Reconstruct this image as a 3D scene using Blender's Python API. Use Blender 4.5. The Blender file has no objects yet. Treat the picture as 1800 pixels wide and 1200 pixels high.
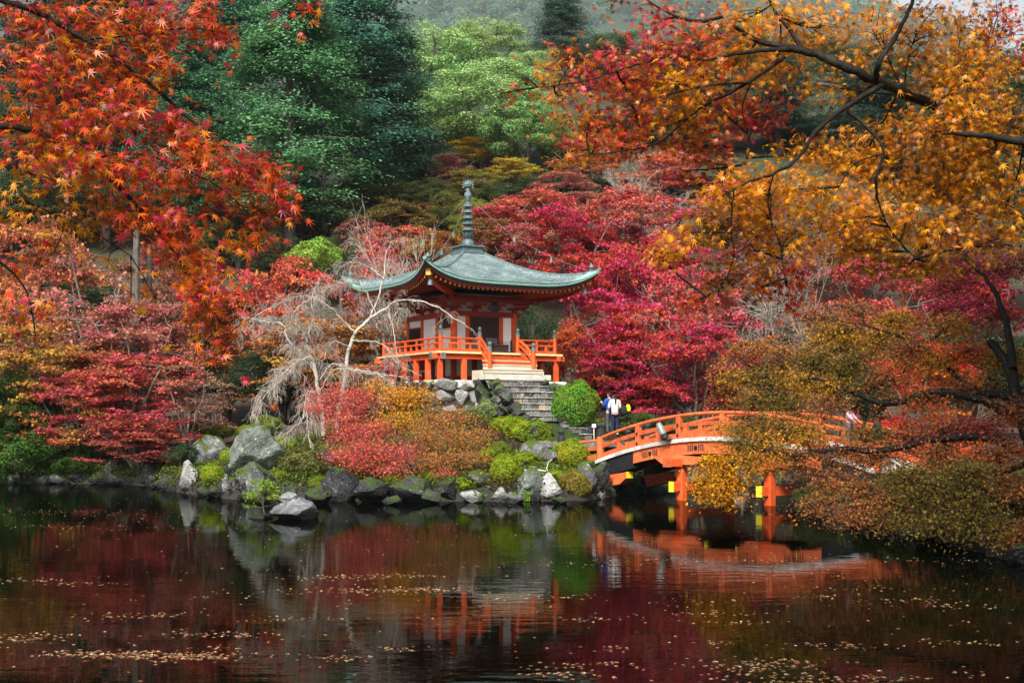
import bpy, math, random
import numpy as np
from mathutils import Vector, Matrix, noise

# ---------------------------------------------------------------- camera, sky, sun, exposure
scene = bpy.context.scene
F, HC, YH = 2400.0, 2.6, 745.0           # focal length in photo pixels, eye height above the pond, horizon row
cam_d = bpy.data.cameras.new('camera'); cam = bpy.data.objects.new('camera', cam_d)
scene.collection.objects.link(cam)
cam.location = (0, 0, HC); cam.rotation_euler = (math.radians(90), 0, 0)
cam_d.sensor_width = 36; cam_d.lens = 36 * F / 1800
cam_d.shift_y = (YH - 600) / 1800
cam_d.clip_start = .1; cam_d.clip_end = 6000
scene.camera = cam

SUN_EL, SUN_AZ = math.radians(46), math.radians(194)     # azimuth clockwise from +Y: from behind the camera, a little to its left
world = bpy.data.worlds.new('World'); scene.world = world; world.use_nodes = True
wn, wl = world.node_tree.nodes, world.node_tree.links
bg = wn['Background']
sky = wn.new('ShaderNodeTexSky'); sky.sky_type = 'NISHITA'; sky.sun_disc = False
sky.sun_elevation = SUN_EL; sky.sun_rotation = SUN_AZ
sky.air_density = 1.0; sky.dust_density = 3.0; sky.ozone_density = 1.0
hs = wn.new('ShaderNodeHueSaturation'); hs.inputs['Saturation'].default_value = .28    # thin overcast
wl.new(sky.outputs[0], hs.inputs['Color']); wl.new(hs.outputs[0], bg.inputs[0])
bg.inputs[1].default_value = .072
sd = bpy.data.lights.new('sun', 'SUN'); sun = bpy.data.objects.new('sun', sd); scene.collection.objects.link(sun)
sd.energy = 2.8; sd.angle = math.radians(18); sd.color = (1, .95, .86)
dirv = Vector((math.sin(SUN_AZ) * math.cos(SUN_EL), math.cos(SUN_AZ) * math.cos(SUN_EL), math.sin(SUN_EL)))
sun.rotation_euler = dirv.to_track_quat('Z', 'Y').to_euler(); sun.location = dirv * 60
vs = scene.view_settings
vs.view_transform = 'Standard'; vs.look = 'None'; vs.gamma = 1; vs.exposure = 1.5
try: vs.use_curve_mapping = False
except Exception: pass
try:
    scene.cycles.use_denoising = True; scene.cycles.max_bounces = 8; scene.cycles.transparent_max_bounces = 4
    scene.cycles.volume_bounces = 0; scene.cycles.diffuse_bounces = 2; scene.cycles.glossy_bounces = 3; scene.cycles.transmission_bounces = 3
    scene.cycles.caustics_reflective = False; scene.cycles.caustics_refractive = False
    scene.cycles.sample_clamp_indirect = 6
except Exception: pass

# ---------------------------------------------------------------- helpers
C = scene.collection
rad = math.radians
def P(x, y, D): return Vector(((x - 900) / F * D, D, HC + (YH - y) / F * D))
def link(o, parent=None):
    C.objects.link(o)
    if parent is not None: o.parent = parent
    return o
def tag(o, label, cat, group=None, kind=None):
    o['label'] = label; o['category'] = cat
    if group: o['group'] = group
    if kind: o['kind'] = kind
    return o
def thing(name, label, cat, loc=(0, 0, 0), rz=0, group=None):
    o = bpy.data.objects.new(name, None); o.empty_display_size = .2; link(o)
    o.location = loc; o.rotation_euler = (0, 0, rz)
    return tag(o, label, cat, group)
def obj(name, me, mat=None, parent=None, loc=None, rot=None, scale=None):
    if mat is not None and not me.materials: me.materials.append(mat)
    o = bpy.data.objects.new(name, me); link(o, parent)
    if loc is not None: o.location = loc
    if rot is not None: o.rotation_euler = rot
    if scale is not None: o.scale = scale
    return o
def np_mesh(name, V, Fc, attrs=None, smooth=False):
    """V (n,3); Fc (m,k) or list of such arrays."""
    if not isinstance(Fc, (list, tuple)): Fc = [Fc]
    Fc = [np.asarray(f, np.int32) for f in Fc if len(f)]
    V = np.asarray(V, np.float32)
    me = bpy.data.meshes.new(name)
    nl = sum(f.size for f in Fc); nf = sum(len(f) for f in Fc)
    me.vertices.add(len(V)); me.vertices.foreach_set('co', V.ravel())
    me.loops.add(nl); me.loops.foreach_set('vertex_index', np.concatenate([f.ravel() for f in Fc]))
    me.polygons.add(nf)
    tot = np.concatenate([np.full(len(f), f.shape[1], np.int32) for f in Fc])
    st = np.concatenate([[0], np.cumsum(tot)[:-1]]).astype(np.int32)
    me.polygons.foreach_set('loop_start', st)
    me.update(calc_edges=True)
    if smooth: me.polygons.foreach_set('use_smooth', np.ones(nf, bool))
    for k, a in (attrs or {}).items():
        a = np.asarray(a, np.float32)
        if a.ndim == 1:
            at = me.attributes.new(k, 'FLOAT', 'FACE'); at.data.foreach_set('value', a)
        else:
            if a.shape[1] == 3: a = np.concatenate([a, np.ones((len(a), 1), np.float32)], 1)
            at = me.attributes.new(k, 'FLOAT_COLOR', 'FACE'); at.data.foreach_set('color', a.ravel())
    me.validate(); me.update()
    return me
def nrm(a): return a / np.maximum(np.linalg.norm(a, axis=-1, keepdims=True), 1e-9)

class MB:
    """collects shapes for ONE mesh"""
    def __init__(s): s.v = []; s.f = []
    def raw(s, v, f):
        b = len(s.v); s.v += [tuple(p) for p in v]; s.f += [tuple(i + b for i in q) for q in f]; return s
    def box(s, x0, x1, y0, y1, z0, z1, bev=0.0):
        if bev <= 0:
            v = [(x, y, z) for z in (z0, z1) for y in (y0, y1) for x in (x0, x1)]
            return s.raw(v, [(0, 2, 3, 1), (4, 5, 7, 6), (0, 1, 5, 4), (2, 6, 7, 3), (0, 4, 6, 2), (1, 3, 7, 5)])
        b = bev; rings = []
        for z, i in ((z0, b), (z0 + b, 0), (z1 - b, 0), (z1, b)):
            a = x0 + i; c = x1 - i; d = y0 + i; e = y1 - i
            rings.append([(a + b, d, z), (c - b, d, z), (c, d + b, z), (c, e - b, z), (c - b, e, z), (a + b, e, z), (a, e - b, z), (a, d + b, z)])
        v = [p for r in rings for p in r]; f = [tuple(reversed(range(8))), tuple(range(24, 32))]
        for k in range(3):
            for i in range(8): f.append((k * 8 + i, k * 8 + (i + 1) % 8, k * 8 + 8 + (i + 1) % 8, k * 8 + 8 + i))
        return s.raw(v, f)
    def tube(s, pts, r, n=8, cap=True):
        pts = [Vector(p) for p in pts]
        if not hasattr(r, '__len__'): r = [r] * len(pts)
        v = []; f = []; up = Vector((0, 0, 1)); prev = None
        for i, p in enumerate(pts):
            d = (pts[min(i + 1, len(pts) - 1)] - pts[max(i - 1, 0)]).normalized()
            if prev is None:
                a = d.cross(up)
                if a.length < .1: a = d.cross(Vector((0, 1, 0)))
            else: a = prev - d * prev.dot(d)
            a.normalize(); prev = a; b = d.cross(a)
            for k in range(n):
                t = 2 * math.pi * k / n + (math.pi / n)
                v.append(p + (a * math.cos(t) + b * math.sin(t)) * r[i])
        for i in range(len(pts) - 1):
            for k in range(n):
                f.append((i * n + k, i * n + (k + 1) % n, i * n + n + (k + 1) % n, i * n + n + k))
        if cap: f.append(tuple(range(n - 1, -1, -1))); f.append(tuple(range((len(pts) - 1) * n, len(pts) * n)))
        return s.raw(v, f)
    def lathe(s, prof, c=(0, 0, 0), n=14):
        v = [(c[0] + r * math.cos(2 * math.pi * k / n), c[1] + r * math.sin(2 * math.pi * k / n), c[2] + z) for r, z in prof for k in range(n)]
        f = []
        for i in range(len(prof) - 1):
            for k in range(n): f.append((i * n + k, i * n + (k + 1) % n, i * n + n + (k + 1) % n, i * n + n + k))
        f.append(tuple(range(n - 1, -1, -1))); f.append(tuple(range((len(prof) - 1) * n, len(prof) * n)))
        return s.raw(v, f)
    def sweep(s, path, prof):
        """prof: closed list of (side, up) offsets along a path of (origin, side vector, up vector)"""
        n = len(prof); v = []; f = []
        for o, sd_, up in path:
            for a, b in prof: v.append(Vector(o) + Vector(sd_) * a + Vector(up) * b)
        for i in range(len(path) - 1):
            for k in range(n): f.append((i * n + k, i * n + (k + 1) % n, i * n + n + (k + 1) % n, i * n + n + k))
        f.append(tuple(range(n - 1, -1, -1))); f.append(tuple(range((len(path) - 1) * n, len(path) * n)))
        return s.raw(v, f)
    def mesh(s, name, smooth=False):
        me = bpy.data.meshes.new(name); me.from_pydata([tuple(p) for p in s.v], [], s.f); me.validate()
        if smooth:
            me.polygons.foreach_set('use_smooth', np.ones(len(me.polygons), bool))
            if smooth == 'auto':
                try: me.set_sharp_from_angle(angle=rad(38))
                except Exception: pass
        me.update(); return me
    def build(s, name, mat, parent=None, smooth=False, **k): return obj(name, s.mesh(name, smooth), mat, parent, **k)

# ---------------------------------------------------------------- materials
MATS = {}
def nmat(name):
    m = bpy.data.materials.new(name); m.use_nodes = True; MATS[name] = m
    nt = m.node_tree; return m, nt, nt.nodes['Principled BSDF'], nt.nodes.new, nt.links.new
def ramp(N, stops):
    r = N('ShaderNodeValToRGB'); e = r.color_ramp.elements
    while len(e) < len(stops): e.new(.5)
    for k, (p, c) in enumerate(stops): e[k].position = p; e[k].color = (*c, 1)
    return r
def rough_mat(name, c1, c2, scale=6, rough=.7, bump=.3, bscale=30, detail=6, spec=.3, c3=None, stretch=(1, 1, 1)):
    """two or three tones broken up by noise, with relief"""
    m, nt, B, N, L = nmat(name)
    tc = N('ShaderNodeTexCoord'); mp = N('ShaderNodeMapping'); mp.inputs['Scale'].default_value = stretch
    oi = N('ShaderNodeObjectInfo'); ad = N('ShaderNodeVectorMath'); ad.operation = 'ADD'
    ml = N('ShaderNodeMath'); ml.operation = 'MULTIPLY'; ml.inputs[1].default_value = 37.
    L(oi.outputs['Random'], ml.inputs[0]); L(tc.outputs['Object'], ad.inputs[0]); L(ml.outputs[0], ad.inputs[1]); L(ad.outputs[0], mp.inputs[0])
    n1 = N('ShaderNodeTexNoise'); n1.inputs['Scale'].default_value = scale; n1.inputs['Detail'].default_value = detail; n1.inputs['Roughness'].default_value = .65
    L(mp.outputs[0], n1.inputs[0])
    r = ramp(N, [(.32, c1), (.66, c2)] if c3 is None else [(.3, c1), (.52, c2), (.72, c3)])
    L(n1.outputs[0], r.inputs[0])
    hv = N('ShaderNodeHueSaturation'); mr = N('ShaderNodeMapRange'); mr.inputs[3].default_value = .8; mr.inputs[4].default_value = 1.2
    L(oi.outputs['Random'], mr.inputs[0]); L(mr.outputs[0], hv.inputs['Value']); L(r.outputs[0], hv.inputs['Color'])
    L(hv.outputs[0], B.inputs['Base Color'])
    B.inputs['Roughness'].default_value = rough; B.inputs['Specular IOR Level'].default_value = spec
    if bump:
        n2 = N('ShaderNodeTexNoise'); n2.inputs['Scale'].default_value = bscale; n2.inputs['Detail'].default_value = 5
        L(mp.outputs[0], n2.inputs[0]); bp = N('ShaderNodeBump'); bp.inputs['Strength'].default_value = bump; bp.inputs['Distance'].default_value = .02
        L(n2.outputs[0], bp.inputs['Height']); L(bp.outputs[0], B.inputs['Normal'])
    return m
def leaf_mat(name, mode='col', trans=.4, rough=.5, spec=.2, hue=.03, val=(.5, 1.35), crinkle=0):
    """mode 'col': colour attribute on each leaf; mode 'obj': the object's own colour; both varied leaf by leaf"""
    m, nt, B, N, L = nmat(name)
    if mode == 'col': a = N('ShaderNodeAttribute'); a.attribute_name = 'col'; src = a.outputs['Color']
    else: a = N('ShaderNodeObjectInfo'); src = a.outputs['Color']
    v = N('ShaderNodeAttribute'); v.attribute_name = 'v'; w = N('ShaderNodeAttribute'); w.attribute_name = 'w'
    hv = N('ShaderNodeHueSaturation')
    m1 = N('ShaderNodeMapRange'); m1.inputs[3].default_value = .5 - hue * .45; m1.inputs[4].default_value = .5 + hue * 1.3
    L(w.outputs['Fac'], m1.inputs[0]); L(m1.outputs[0], hv.inputs['Hue'])
    m2 = N('ShaderNodeMapRange'); m2.inputs[3].default_value = val[0]; m2.inputs[4].default_value = val[1]
    L(v.outputs['Fac'], m2.inputs[0]); L(m2.outputs[0], hv.inputs['Value']); L(src, hv.inputs['Color'])
    L(hv.outputs[0], B.inputs['Base Color']); B.inputs['Roughness'].default_value = rough; B.inputs['Specular IOR Level'].default_value = spec
    if crinkle:
        gp = N('ShaderNodeNewGeometry'); cn = N('ShaderNodeTexNoise'); cn.inputs['Scale'].default_value = 60; cn.inputs['Detail'].default_value = 3; L(gp.outputs['Position'], cn.inputs[0])
        cb = N('ShaderNodeBump'); cb.inputs['Strength'].default_value = crinkle; cb.inputs['Distance'].default_value = .01; L(cn.outputs[0], cb.inputs['Height']); L(cb.outputs[0], B.inputs['Normal'])
    t = N('ShaderNodeBsdfTranslucent'); g = N('ShaderNodeGamma'); g.inputs[1].default_value = .85
    L(hv.outputs[0], g.inputs[0]); L(g.outputs[0], t.inputs[0])
    mx = N('ShaderNodeMixShader'); mx.inputs[0].default_value = trans
    L(B.outputs[0], mx.inputs[1]); L(t.outputs[0], mx.inputs[2])
    L(mx.outputs[0], nt.nodes['Material Output'].inputs['Surface'])
    return m

M = {}
M['leaf'] = leaf_mat('maple_leaf'); M['leaf_wet'] = leaf_mat('wet_maple_leaf', trans=.42, rough=.4, spec=.4, hue=.02, val=(.4, 1.25), crinkle=.35)
M['crown'] = leaf_mat('tree_foliage', 'obj', trans=.33, rough=.6, spec=.1, hue=.028, val=(.4, 1.45))
M['evergreen'] = leaf_mat('evergreen_foliage', 'obj', trans=.25, rough=.6, spec=.12, hue=.02, val=(.5, 1.5))
M['moss_leaf'] = leaf_mat('azalea_foliage', 'obj', trans=.25, rough=.6, spec=.1, hue=.035, val=(.55, 1.4))
M['bark'] = rough_mat('bark', (.035, .028, .022), (.14, .12, .1), 9, .85, .6, 40, stretch=(1, 1, .3))
M['bark_dark'] = rough_mat('wet_dark_bark', (.004, .003, .003), (.01, .008, .007), 12, .7, .7, 50, stretch=(1, 1, .4), c3=(.024, .026, .016), spec=.12)
M['bark_pale'] = rough_mat('pale_lichen_bark', (.15, .135, .115), (.36, .33, .28), 10, .85, .5, 50, c3=(.48, .47, .42))
M['bark_mid'] = rough_mat('lichened_bark', (.07, .06, .05), (.22, .19, .16), 9, .85, .5, 40)
M['twig'] = rough_mat('bare_twig', (.22, .185, .16), (.42, .37, .32), 5, .8, 0)
M['vermilion'] = rough_mat('vermilion_paint', (.48, .06, .014), (.66, .1, .022), 4, .58, .18, 30, detail=9, spec=.25)
M['vermilion_old'] = rough_mat('sun_faded_vermilion', (.36, .065, .022), (.58, .115, .036), 5, .62, .25, 30, detail=10, spec=.25, c3=(.66, .17, .07))
M['red_dark'] = rough_mat('dark_red', (.2, .018, .016), (.3, .03, .022), 4, .6, .1)  # darker red for eaves, brackets, underfloor posts and centre girder
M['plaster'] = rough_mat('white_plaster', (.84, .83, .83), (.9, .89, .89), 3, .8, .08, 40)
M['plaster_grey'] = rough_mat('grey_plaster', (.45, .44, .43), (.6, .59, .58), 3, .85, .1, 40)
M['ochre'] = rough_mat('yellow_paint', (.7, .42, .06), (.8, .53, .12), 8, .55, 0)
M['lemon'] = rough_mat('bright_yellow_paint', (.72, .55, .02), (.82, .65, .04), 8, .5, 0)
M['edge_wood'] = rough_mat('pale_deck_edge', (.55, .38, .16), (.72, .55, .3), 5, .65, .15)
M['grey_wood'] = rough_mat('worn_bare_wood', (.42, .36, .27), (.62, .56, .45), 4, .75, .3, 24, stretch=(.4, 4, 4))
M['lattice'] = rough_mat('dark_brown_lattice', (.035, .018, .014), (.07, .038, .028), 8, .6, .1)
M['dark_panel'] = rough_mat('near_black_panel', (.012, .009, .009), (.02, .015, .014), 4, .8, 0)  # near-black sheet behind the upper door lattice
M['black_metal'] = rough_mat('black_bronze', (.012, .014, .018), (.03, .034, .042), 9, .38, .1, spec=.5)
M['bronze'] = rough_mat('grey_green_bronze', (.045, .075, .082), (.12, .175, .178), 9, .5, .2, 40, spec=.5)
M['verdigris'] = rough_mat('verdigris_copper', (.12, .27, .22), (.27, .48, .4), 9, .6, .2, 30, c3=(.05, .1, .09))
M['plank_white'] = rough_mat('whitewashed_plank', (.3, .29, .27), (.52, .5, .48), 6, .8, .4, 26, c3=(.66, .64, .62))
M['black_paint'] = rough_mat('black_paint', (.01, .011, .014), (.022, .022, .028), 5, .5, .1)
M['steel'] = rough_mat('weathered_steel', (.12, .12, .12), (.26, .26, .26), 9, .4, .1, spec=.6)
M['white'] = rough_mat('white_card', (.75, .75, .75), (.82, .82, .82), 4, .6, 0)

def stone_mat(name, c1, c2, c3, moss=(.05, .08, .012), mosslev=.62, lichen=(.32, .32, .29), wet=.5):
    m, nt, B, N, L = nmat(name)
    tc = N('ShaderNodeTexCoord'); oi = N('ShaderNodeObjectInfo'); ad = N('ShaderNodeVectorMath'); ad.operation = 'ADD'
    ml = N('ShaderNodeMath'); ml.operation = 'MULTIPLY'; ml.inputs[1].default_value = 53.
    geo = N('ShaderNodeNewGeometry')
    L(oi.outputs['Random'], ml.inputs[0]); L(geo.outputs['Position'], ad.inputs[0]); L(ml.outputs[0], ad.inputs[1])
    n1 = N('ShaderNodeTexNoise'); n1.inputs['Scale'].default_value = 2.6; n1.inputs['Detail'].default_value = 8; n1.inputs['Roughness'].default_value = .7; n1.inputs['Distortion'].default_value = .6
    L(ad.outputs[0], n1.inputs[0]); r = ramp(N, [(.3, c1), (.5, c2), (.7, c3)]); L(n1.outputs[0], r.inputs[0])
    hv = N('ShaderNodeHueSaturation'); mr = N('ShaderNodeMapRange'); mr.inputs[3].default_value = .7; mr.inputs[4].default_value = 1.3
    L(oi.outputs['Random'], mr.inputs[0]); L(mr.outputs[0], hv.inputs['Value']); L(r.outputs[0], hv.inputs['Color'])
    n2 = N('ShaderNodeTexNoise'); n2.inputs['Scale'].default_value = 7; n2.inputs['Detail'].default_value = 4; L(ad.outputs[0], n2.inputs[0])
    r2 = ramp(N, [(.6, (0, 0, 0)), (.68, (1, 1, 1))]); L(n2.outputs[0], r2.inputs[0])
    mx = N('ShaderNodeMix'); mx.data_type = 'RGBA'; L(r2.outputs[0], mx.inputs['Factor']); L(hv.outputs[0], mx.inputs['A']); mx.inputs['B'].default_value = (*lichen, 1)
    # moss grows on upward faces, in patches
    sx = N('ShaderNodeSeparateXYZ'); L(geo.outputs['Normal'], sx.inputs[0])
    n3 = N('ShaderNodeTexNoise'); n3.inputs['Scale'].default_value = 3.1; n3.inputs['Detail'].default_value = 5; L(ad.outputs[0], n3.inputs[0])
    a2 = N('ShaderNodeMath'); a2.operation = 'MULTIPLY_ADD'; L(sx.outputs[2], a2.inputs[0]); a2.inputs[1].default_value = .3; L(n3.outputs[0], a2.inputs[2])
    r3 = ramp(N, [(mosslev, (0, 0, 0)), (mosslev + .08, (1, 1, 1))]); L(a2.outputs[0], r3.inputs[0])
    mx2 = N('ShaderNodeMix'); mx2.data_type = 'RGBA'; L(r3.outputs[0], mx2.inputs['Factor']); L(mx.outputs['Result'], mx2.inputs['A']); mx2.inputs['B'].default_value = (*moss, 1)
    spz = N('ShaderNodeSeparateXYZ'); L(geo.outputs['Position'], spz.inputs[0]); wz = N('ShaderNodeMath'); wz.operation = 'MULTIPLY_ADD'; L(n2.outputs[0], wz.inputs[0]); wz.inputs[1].default_value = -.25; L(spz.outputs[2], wz.inputs[2])
    wr = N('ShaderNodeMapRange'); wr.inputs[1].default_value = .0; wr.inputs[2].default_value = .14; wr.inputs[3].default_value = .3; wr.inputs[4].default_value = 1; L(wz.outputs[0], wr.inputs[0])      # wet tide line
    wm = N('ShaderNodeMix'); wm.data_type = 'RGBA'; wm.blend_type = 'MULTIPLY'; wm.inputs['Factor'].default_value = 1; L(mx2.outputs['Result'], wm.inputs['A']); L(wr.outputs[0], wm.inputs['B'])
    L(wm.outputs['Result'], B.inputs['Base Color']); B.inputs['Roughness'].default_value = wet; B.inputs['Specular IOR Level'].default_value = .22
    n4 = N('ShaderNodeTexNoise'); n4.inputs['Scale'].default_value = 14; n4.inputs['Detail'].default_value = 7; L(ad.outputs[0], n4.inputs[0])
    bp = N('ShaderNodeBump'); bp.inputs['Strength'].default_value = .9; bp.inputs['Distance'].default_value = .09
    L(n4.outputs[0], bp.inputs['Height']); L(bp.outputs[0], B.inputs['Normal'])
    return m
M['rock_grey'] = stone_mat('grey_rock', (.04, .042, .046), (.1, .102, .11), (.24, .245, .26))
M['rock_bare'] = stone_mat('bare_grey_rock', (.06, .062, .07), (.16, .162, .175), (.34, .345, .36), mosslev=1.2)
M['rock_dark'] = stone_mat('shade_dark_rock', (.008, .008, .009), (.022, .022, .024), (.06, .06, .064), mosslev=.64, lichen=(.12, .12, .11), moss=(.03, .05, .01))  # dark rock, lowered further so its colour carries the shade under the maples
M['rock_pale'] = stone_mat('pale_rock', (.1, .1, .1), (.24, .24, .24), (.46, .45, .43), mosslev=.74)
M['rock_green'] = stone_mat('grey_green_rock', (.05, .06, .05), (.11, .13, .11), (.22, .245, .21), mosslev=.7)
M['stone_step'] = stone_mat('cut_stone', (.05, .05, .052), (.13, .13, .13), (.28, .27, .25), mosslev=.72, lichen=(.4, .38, .34), wet=.6)
M['stone_tan'] = stone_mat('tan_stone', (.2, .14, .08), (.32, .24, .15), (.42, .34, .24), mosslev=.9, wet=.6)
M['slab'] = rough_mat('pale_stone_slab', (.42, .4, .34), (.6, .58, .52), 3, .75, .2, 30)
# ---------------------------------------------------------------- the land
def _poly_sd(poly, X, Y):
    """signed distance, positive inside"""
    n = len(poly); d = np.full(X.shape, 1e9); ins = np.zeros(X.shape, bool)
    for i in range(n):
        ax, ay = poly[i]; bx, by = poly[(i + 1) % n]
        ex, ey = bx - ax, by - ay
        t = np.clip(((X - ax) * ex + (Y - ay) * ey) / (ex * ex + ey * ey + 1e-12), 0, 1)
        d = np.minimum(d, (X - ax - t * ex) ** 2 + (Y - ay - t * ey) ** 2)
        c = ((ay > Y) != (by > Y)) & (X < ex * (Y - ay) / (ey + 1e-12) + ax)
        ins ^= c
    d = np.sqrt(d); return np.where(ins, d, -d)
LAND = [(-60, 62), (-23, 60.6), (-17.5, 59.2), (-14.8, 57.5), (-13.2, 53.2), (-11.5, 50.2), (-9.6, 47.2), (-7, 47.6), (-4, 46.2), (-.6, 46), (2.4, 46.6),
        (3.3, 48.4), (3.9, 50.6), (5.5, 52.6), (7.6, 55), (9.2, 57.5), (11.5, 58.5), (14, 56), (16, 52), (18, 50), (30, 52), (60, 60), (300, 70), (2000, 90), (2000, 3000), (-2000, 3000), (-2000, 60)]
RBANK = [(9.6, 43.2), (9.0, 40.2), (9.4, 36.8), (9.9, 33), (9.9, 29.5), (9.7, 26.5), (9.9, 23), (10.4, 18), (10.2, 8), (300, 8), (300, 66), (60, 56), (30, 49), (18, 47), (13, 46.5)]
NBANK = [(-60, -30), (60, -30), (60, 6), (12, 8.2), (6, 8.6), (0, 8.4), (-6, 9.2), (-12, 12), (-60, 16)]
PC = (-2.0, 62.0)                            # pavilion centre
BUMPS = [(4.3, 56.6, 2.6, .75), (-7.4, 53.5, 3., .55), (1.5, 49.5, 2.4, .2), (-10, 50, 2.5, .25)]
def ground_np(X, Y):
    X = np.asarray(X, float); Y = np.asarray(Y, float)
    d = _poly_sd(LAND, X, Y)
    z1 = np.where(d > 0, .3 + 2.0 * (1 - np.exp(-np.maximum(d, 0) / 5.4)), np.maximum(-1.1, .3 + d * 2.2))
    for bx, by, br, bh in BUMPS: z1 = z1 + np.where(d > 0, bh * np.exp(-((X - bx) ** 2 + (Y - by) ** 2) / br ** 2), 0)
    lx = (X - PC[0]) * .866 + (Y - PC[1]) * .5; ly = -(X - PC[0]) * .5 + (Y - PC[1]) * .866
    sq = np.maximum(np.abs(lx), np.where(ly < 0, -ly, ly * .6))
    s = np.clip((9.0 - sq) / 5.4, 0, 1); s = s * s * (3 - 2 * s); z1 = np.where(d > 0, z1 * (1 - s) + np.maximum(z1, 3.0) * s, z1)     # sloping garden
    s = np.clip((3.55 - sq) / .4, 0, 1); z1 = np.where(d > 0, z1 * (1 - s) + 4.45 * s, z1)                                            # walled terrace
    h = np.maximum(Y - 71 - .02 * np.abs(X), 0)
    hill = .46 * h * (1 - np.exp(-h / 14)); hill = 46 - np.log1p(np.exp((46 - hill) / 5)) * 5; hill = np.maximum(hill, 0)
    hill = hill + np.clip(h / 60, 0, 1) * 4 * (np.sin(X * .045 + 1) + np.sin(Y * .03 + X * .02))
    far = np.maximum(Y - 1150, 0); hill = hill + .58 * far * (1 - np.exp(-far / 150)) * np.clip(1.04 - .0008 * np.maximum(X - 520, 0), .3, 1.2) + np.clip(far / 500, 0, 1) * 22 * (np.sin(X * .0085) + np.sin(X * .02 + Y * .004))
    z1 = z1 + np.where(d > 0, hill, 0)
    d2 = _poly_sd(RBANK, X, Y); z2 = np.where(d2 > 0, .4 + 1.3 * (1 - np.exp(-np.maximum(d2, 0) / 3.)), np.maximum(-1.1, .4 + d2 * 2.2))
    d3 = _poly_sd(NBANK, X, Y); z3 = np.where(d3 > 0, .1 + .95 * (1 - np.exp(-np.maximum(d3, 0) / 1.5)), np.maximum(-1.1, d3 * .9))
    return np.maximum(np.maximum(z1, z2), z3)
def ground(x, y): return float(ground_np(np.array([x]), np.array([y]))[0])

xs = np.concatenate([np.arange(-1562, -62, 50), np.arange(-62, -26, 2), np.arange(-26, 26, .4), np.arange(26, 62, 2), np.arange(62, 1570, 50)])
ys = np.concatenate([np.arange(-20, 6, 3), np.arange(6, 44, .9), np.arange(44, 72, .35), np.arange(72, 120, 2), np.arange(120, 240, 6), np.arange(240, 1160, 60), np.arange(1160, 2720, 30)])
GX, GY = np.meshgrid(xs, ys); GZ = ground_np(GX, GY)
GZ = GZ + np.where(GZ > .1, .08 * np.sin(GX * 2.1 + np.sin(GY * 1.7) * 2) * np.sin(GY * 2.4), 0)
nx, ny = len(xs), len(ys); idx = np.arange(nx * ny).reshape(ny, nx)
quads = np.stack([idx[:-1, :-1], idx[:-1, 1:], idx[1:, 1:], idx[1:, :-1]], -1).reshape(-1, 4)
m, nt, B, N, L = nmat('mossy_ground')
geo = N('ShaderNodeNewGeometry')
n1 = N('ShaderNodeTexNoise'); n1.inputs['Scale'].default_value = .55; n1.inputs['Detail'].default_value = 7; L(geo.outputs['Position'], n1.inputs[0])
n2 = N('ShaderNodeTexNoise'); n2.inputs['Scale'].default_value = 7; n2.inputs['Detail'].default_value = 8; L(geo.outputs['Position'], n2.inputs[0])
ra = ramp(N, [(.3, (.02, .035, .006)), (.5, (.07, .105, .013)), (.72, (.16, .21, .022))]); L(n2.outputs[0], ra.inputs[0])
rb = ramp(N, [(.35, (.012, .01, .006)), (.55, (.04, .028, .014)), (.72, (.1, .05, .02))]); L(n2.outputs[0], rb.inputs[0])
sp = N('ShaderNodeSeparateXYZ'); L(geo.outputs['Position'], sp.inputs[0])
mr = N('ShaderNodeMapRange'); mr.inputs[1].default_value = 60; mr.inputs[2].default_value = 50; mr.inputs[3].default_value = -.35; mr.inputs[4].default_value = .12
L(sp.outputs[1], mr.inputs[0])
ad = N('ShaderNodeMath'); L(n1.outputs[0], ad.inputs[0]); L(mr.outputs[0], ad.inputs[1])
rc = ramp(N, [(.5, (0, 0, 0)), (.58, (1, 1, 1))]); L(ad.outputs[0], rc.inputs[0])
mx = N('ShaderNodeMix'); mx.data_type = 'RGBA'; L(rc.outputs[0], mx.inputs['Factor']); L(rb.outputs[0], mx.inputs['A']); L(ra.outputs[0], mx.inputs['B'])
m5 = N('ShaderNodeMapRange'); m5.inputs[1].default_value = .35; m5.inputs[2].default_value = .85; L(sp.outputs[2], m5.inputs[0])     # wet mud at the waterline
mw = N('ShaderNodeMix'); mw.data_type = 'RGBA'; L(m5.outputs[0], mw.inputs['Factor']); mw.inputs['A'].default_value = (.014, .012, .009, 1); L(mx.outputs['Result'], mw.inputs['B'])
m6 = N('ShaderNodeMapRange'); m6.inputs[1].default_value = 85; m6.inputs[2].default_value = 130; L(sp.outputs[1], m6.inputs[0])      # the wooded slopes
mf = N('ShaderNodeMix'); mf.data_type = 'RGBA'; L(m6.outputs[0], mf.inputs['Factor']); L(mw.outputs['Result'], mf.inputs['A']); mf.inputs['B'].default_value = (.02, .033, .012, 1)
L(mf.outputs['Result'], B.inputs['Base Color']); B.inputs['Roughness'].default_value = .9
bp = N('ShaderNodeBump'); bp.inputs['Strength'].default_value = .8; bp.inputs['Distance'].default_value = .08; L(n2.outputs[0], bp.inputs['Height']); L(bp.outputs[0], B.inputs['Normal'])
M['ground'] = m
g = obj('ground', np_mesh('ground', np.stack([GX.ravel(), GY.ravel(), GZ.ravel()], 1), quads, smooth=True), M['ground'])
g['kind'] = 'structure'; g['label'] = 'mossy island, banks and wooded hillside ground'

def seat(px, yb, lo=40., hi=63.):
    """distance at which the sight line through photo point (px, yb) meets the bank or the water"""
    Ds = np.arange(lo, hi, .1); z = HC + (YH - yb) / F * Ds; gr = np.maximum(ground_np((px - 900) / F * Ds, Ds), 0)
    k = np.nonzero(gr >= z)[0]; return float(Ds[k[0]]) if len(k) else hi
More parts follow.
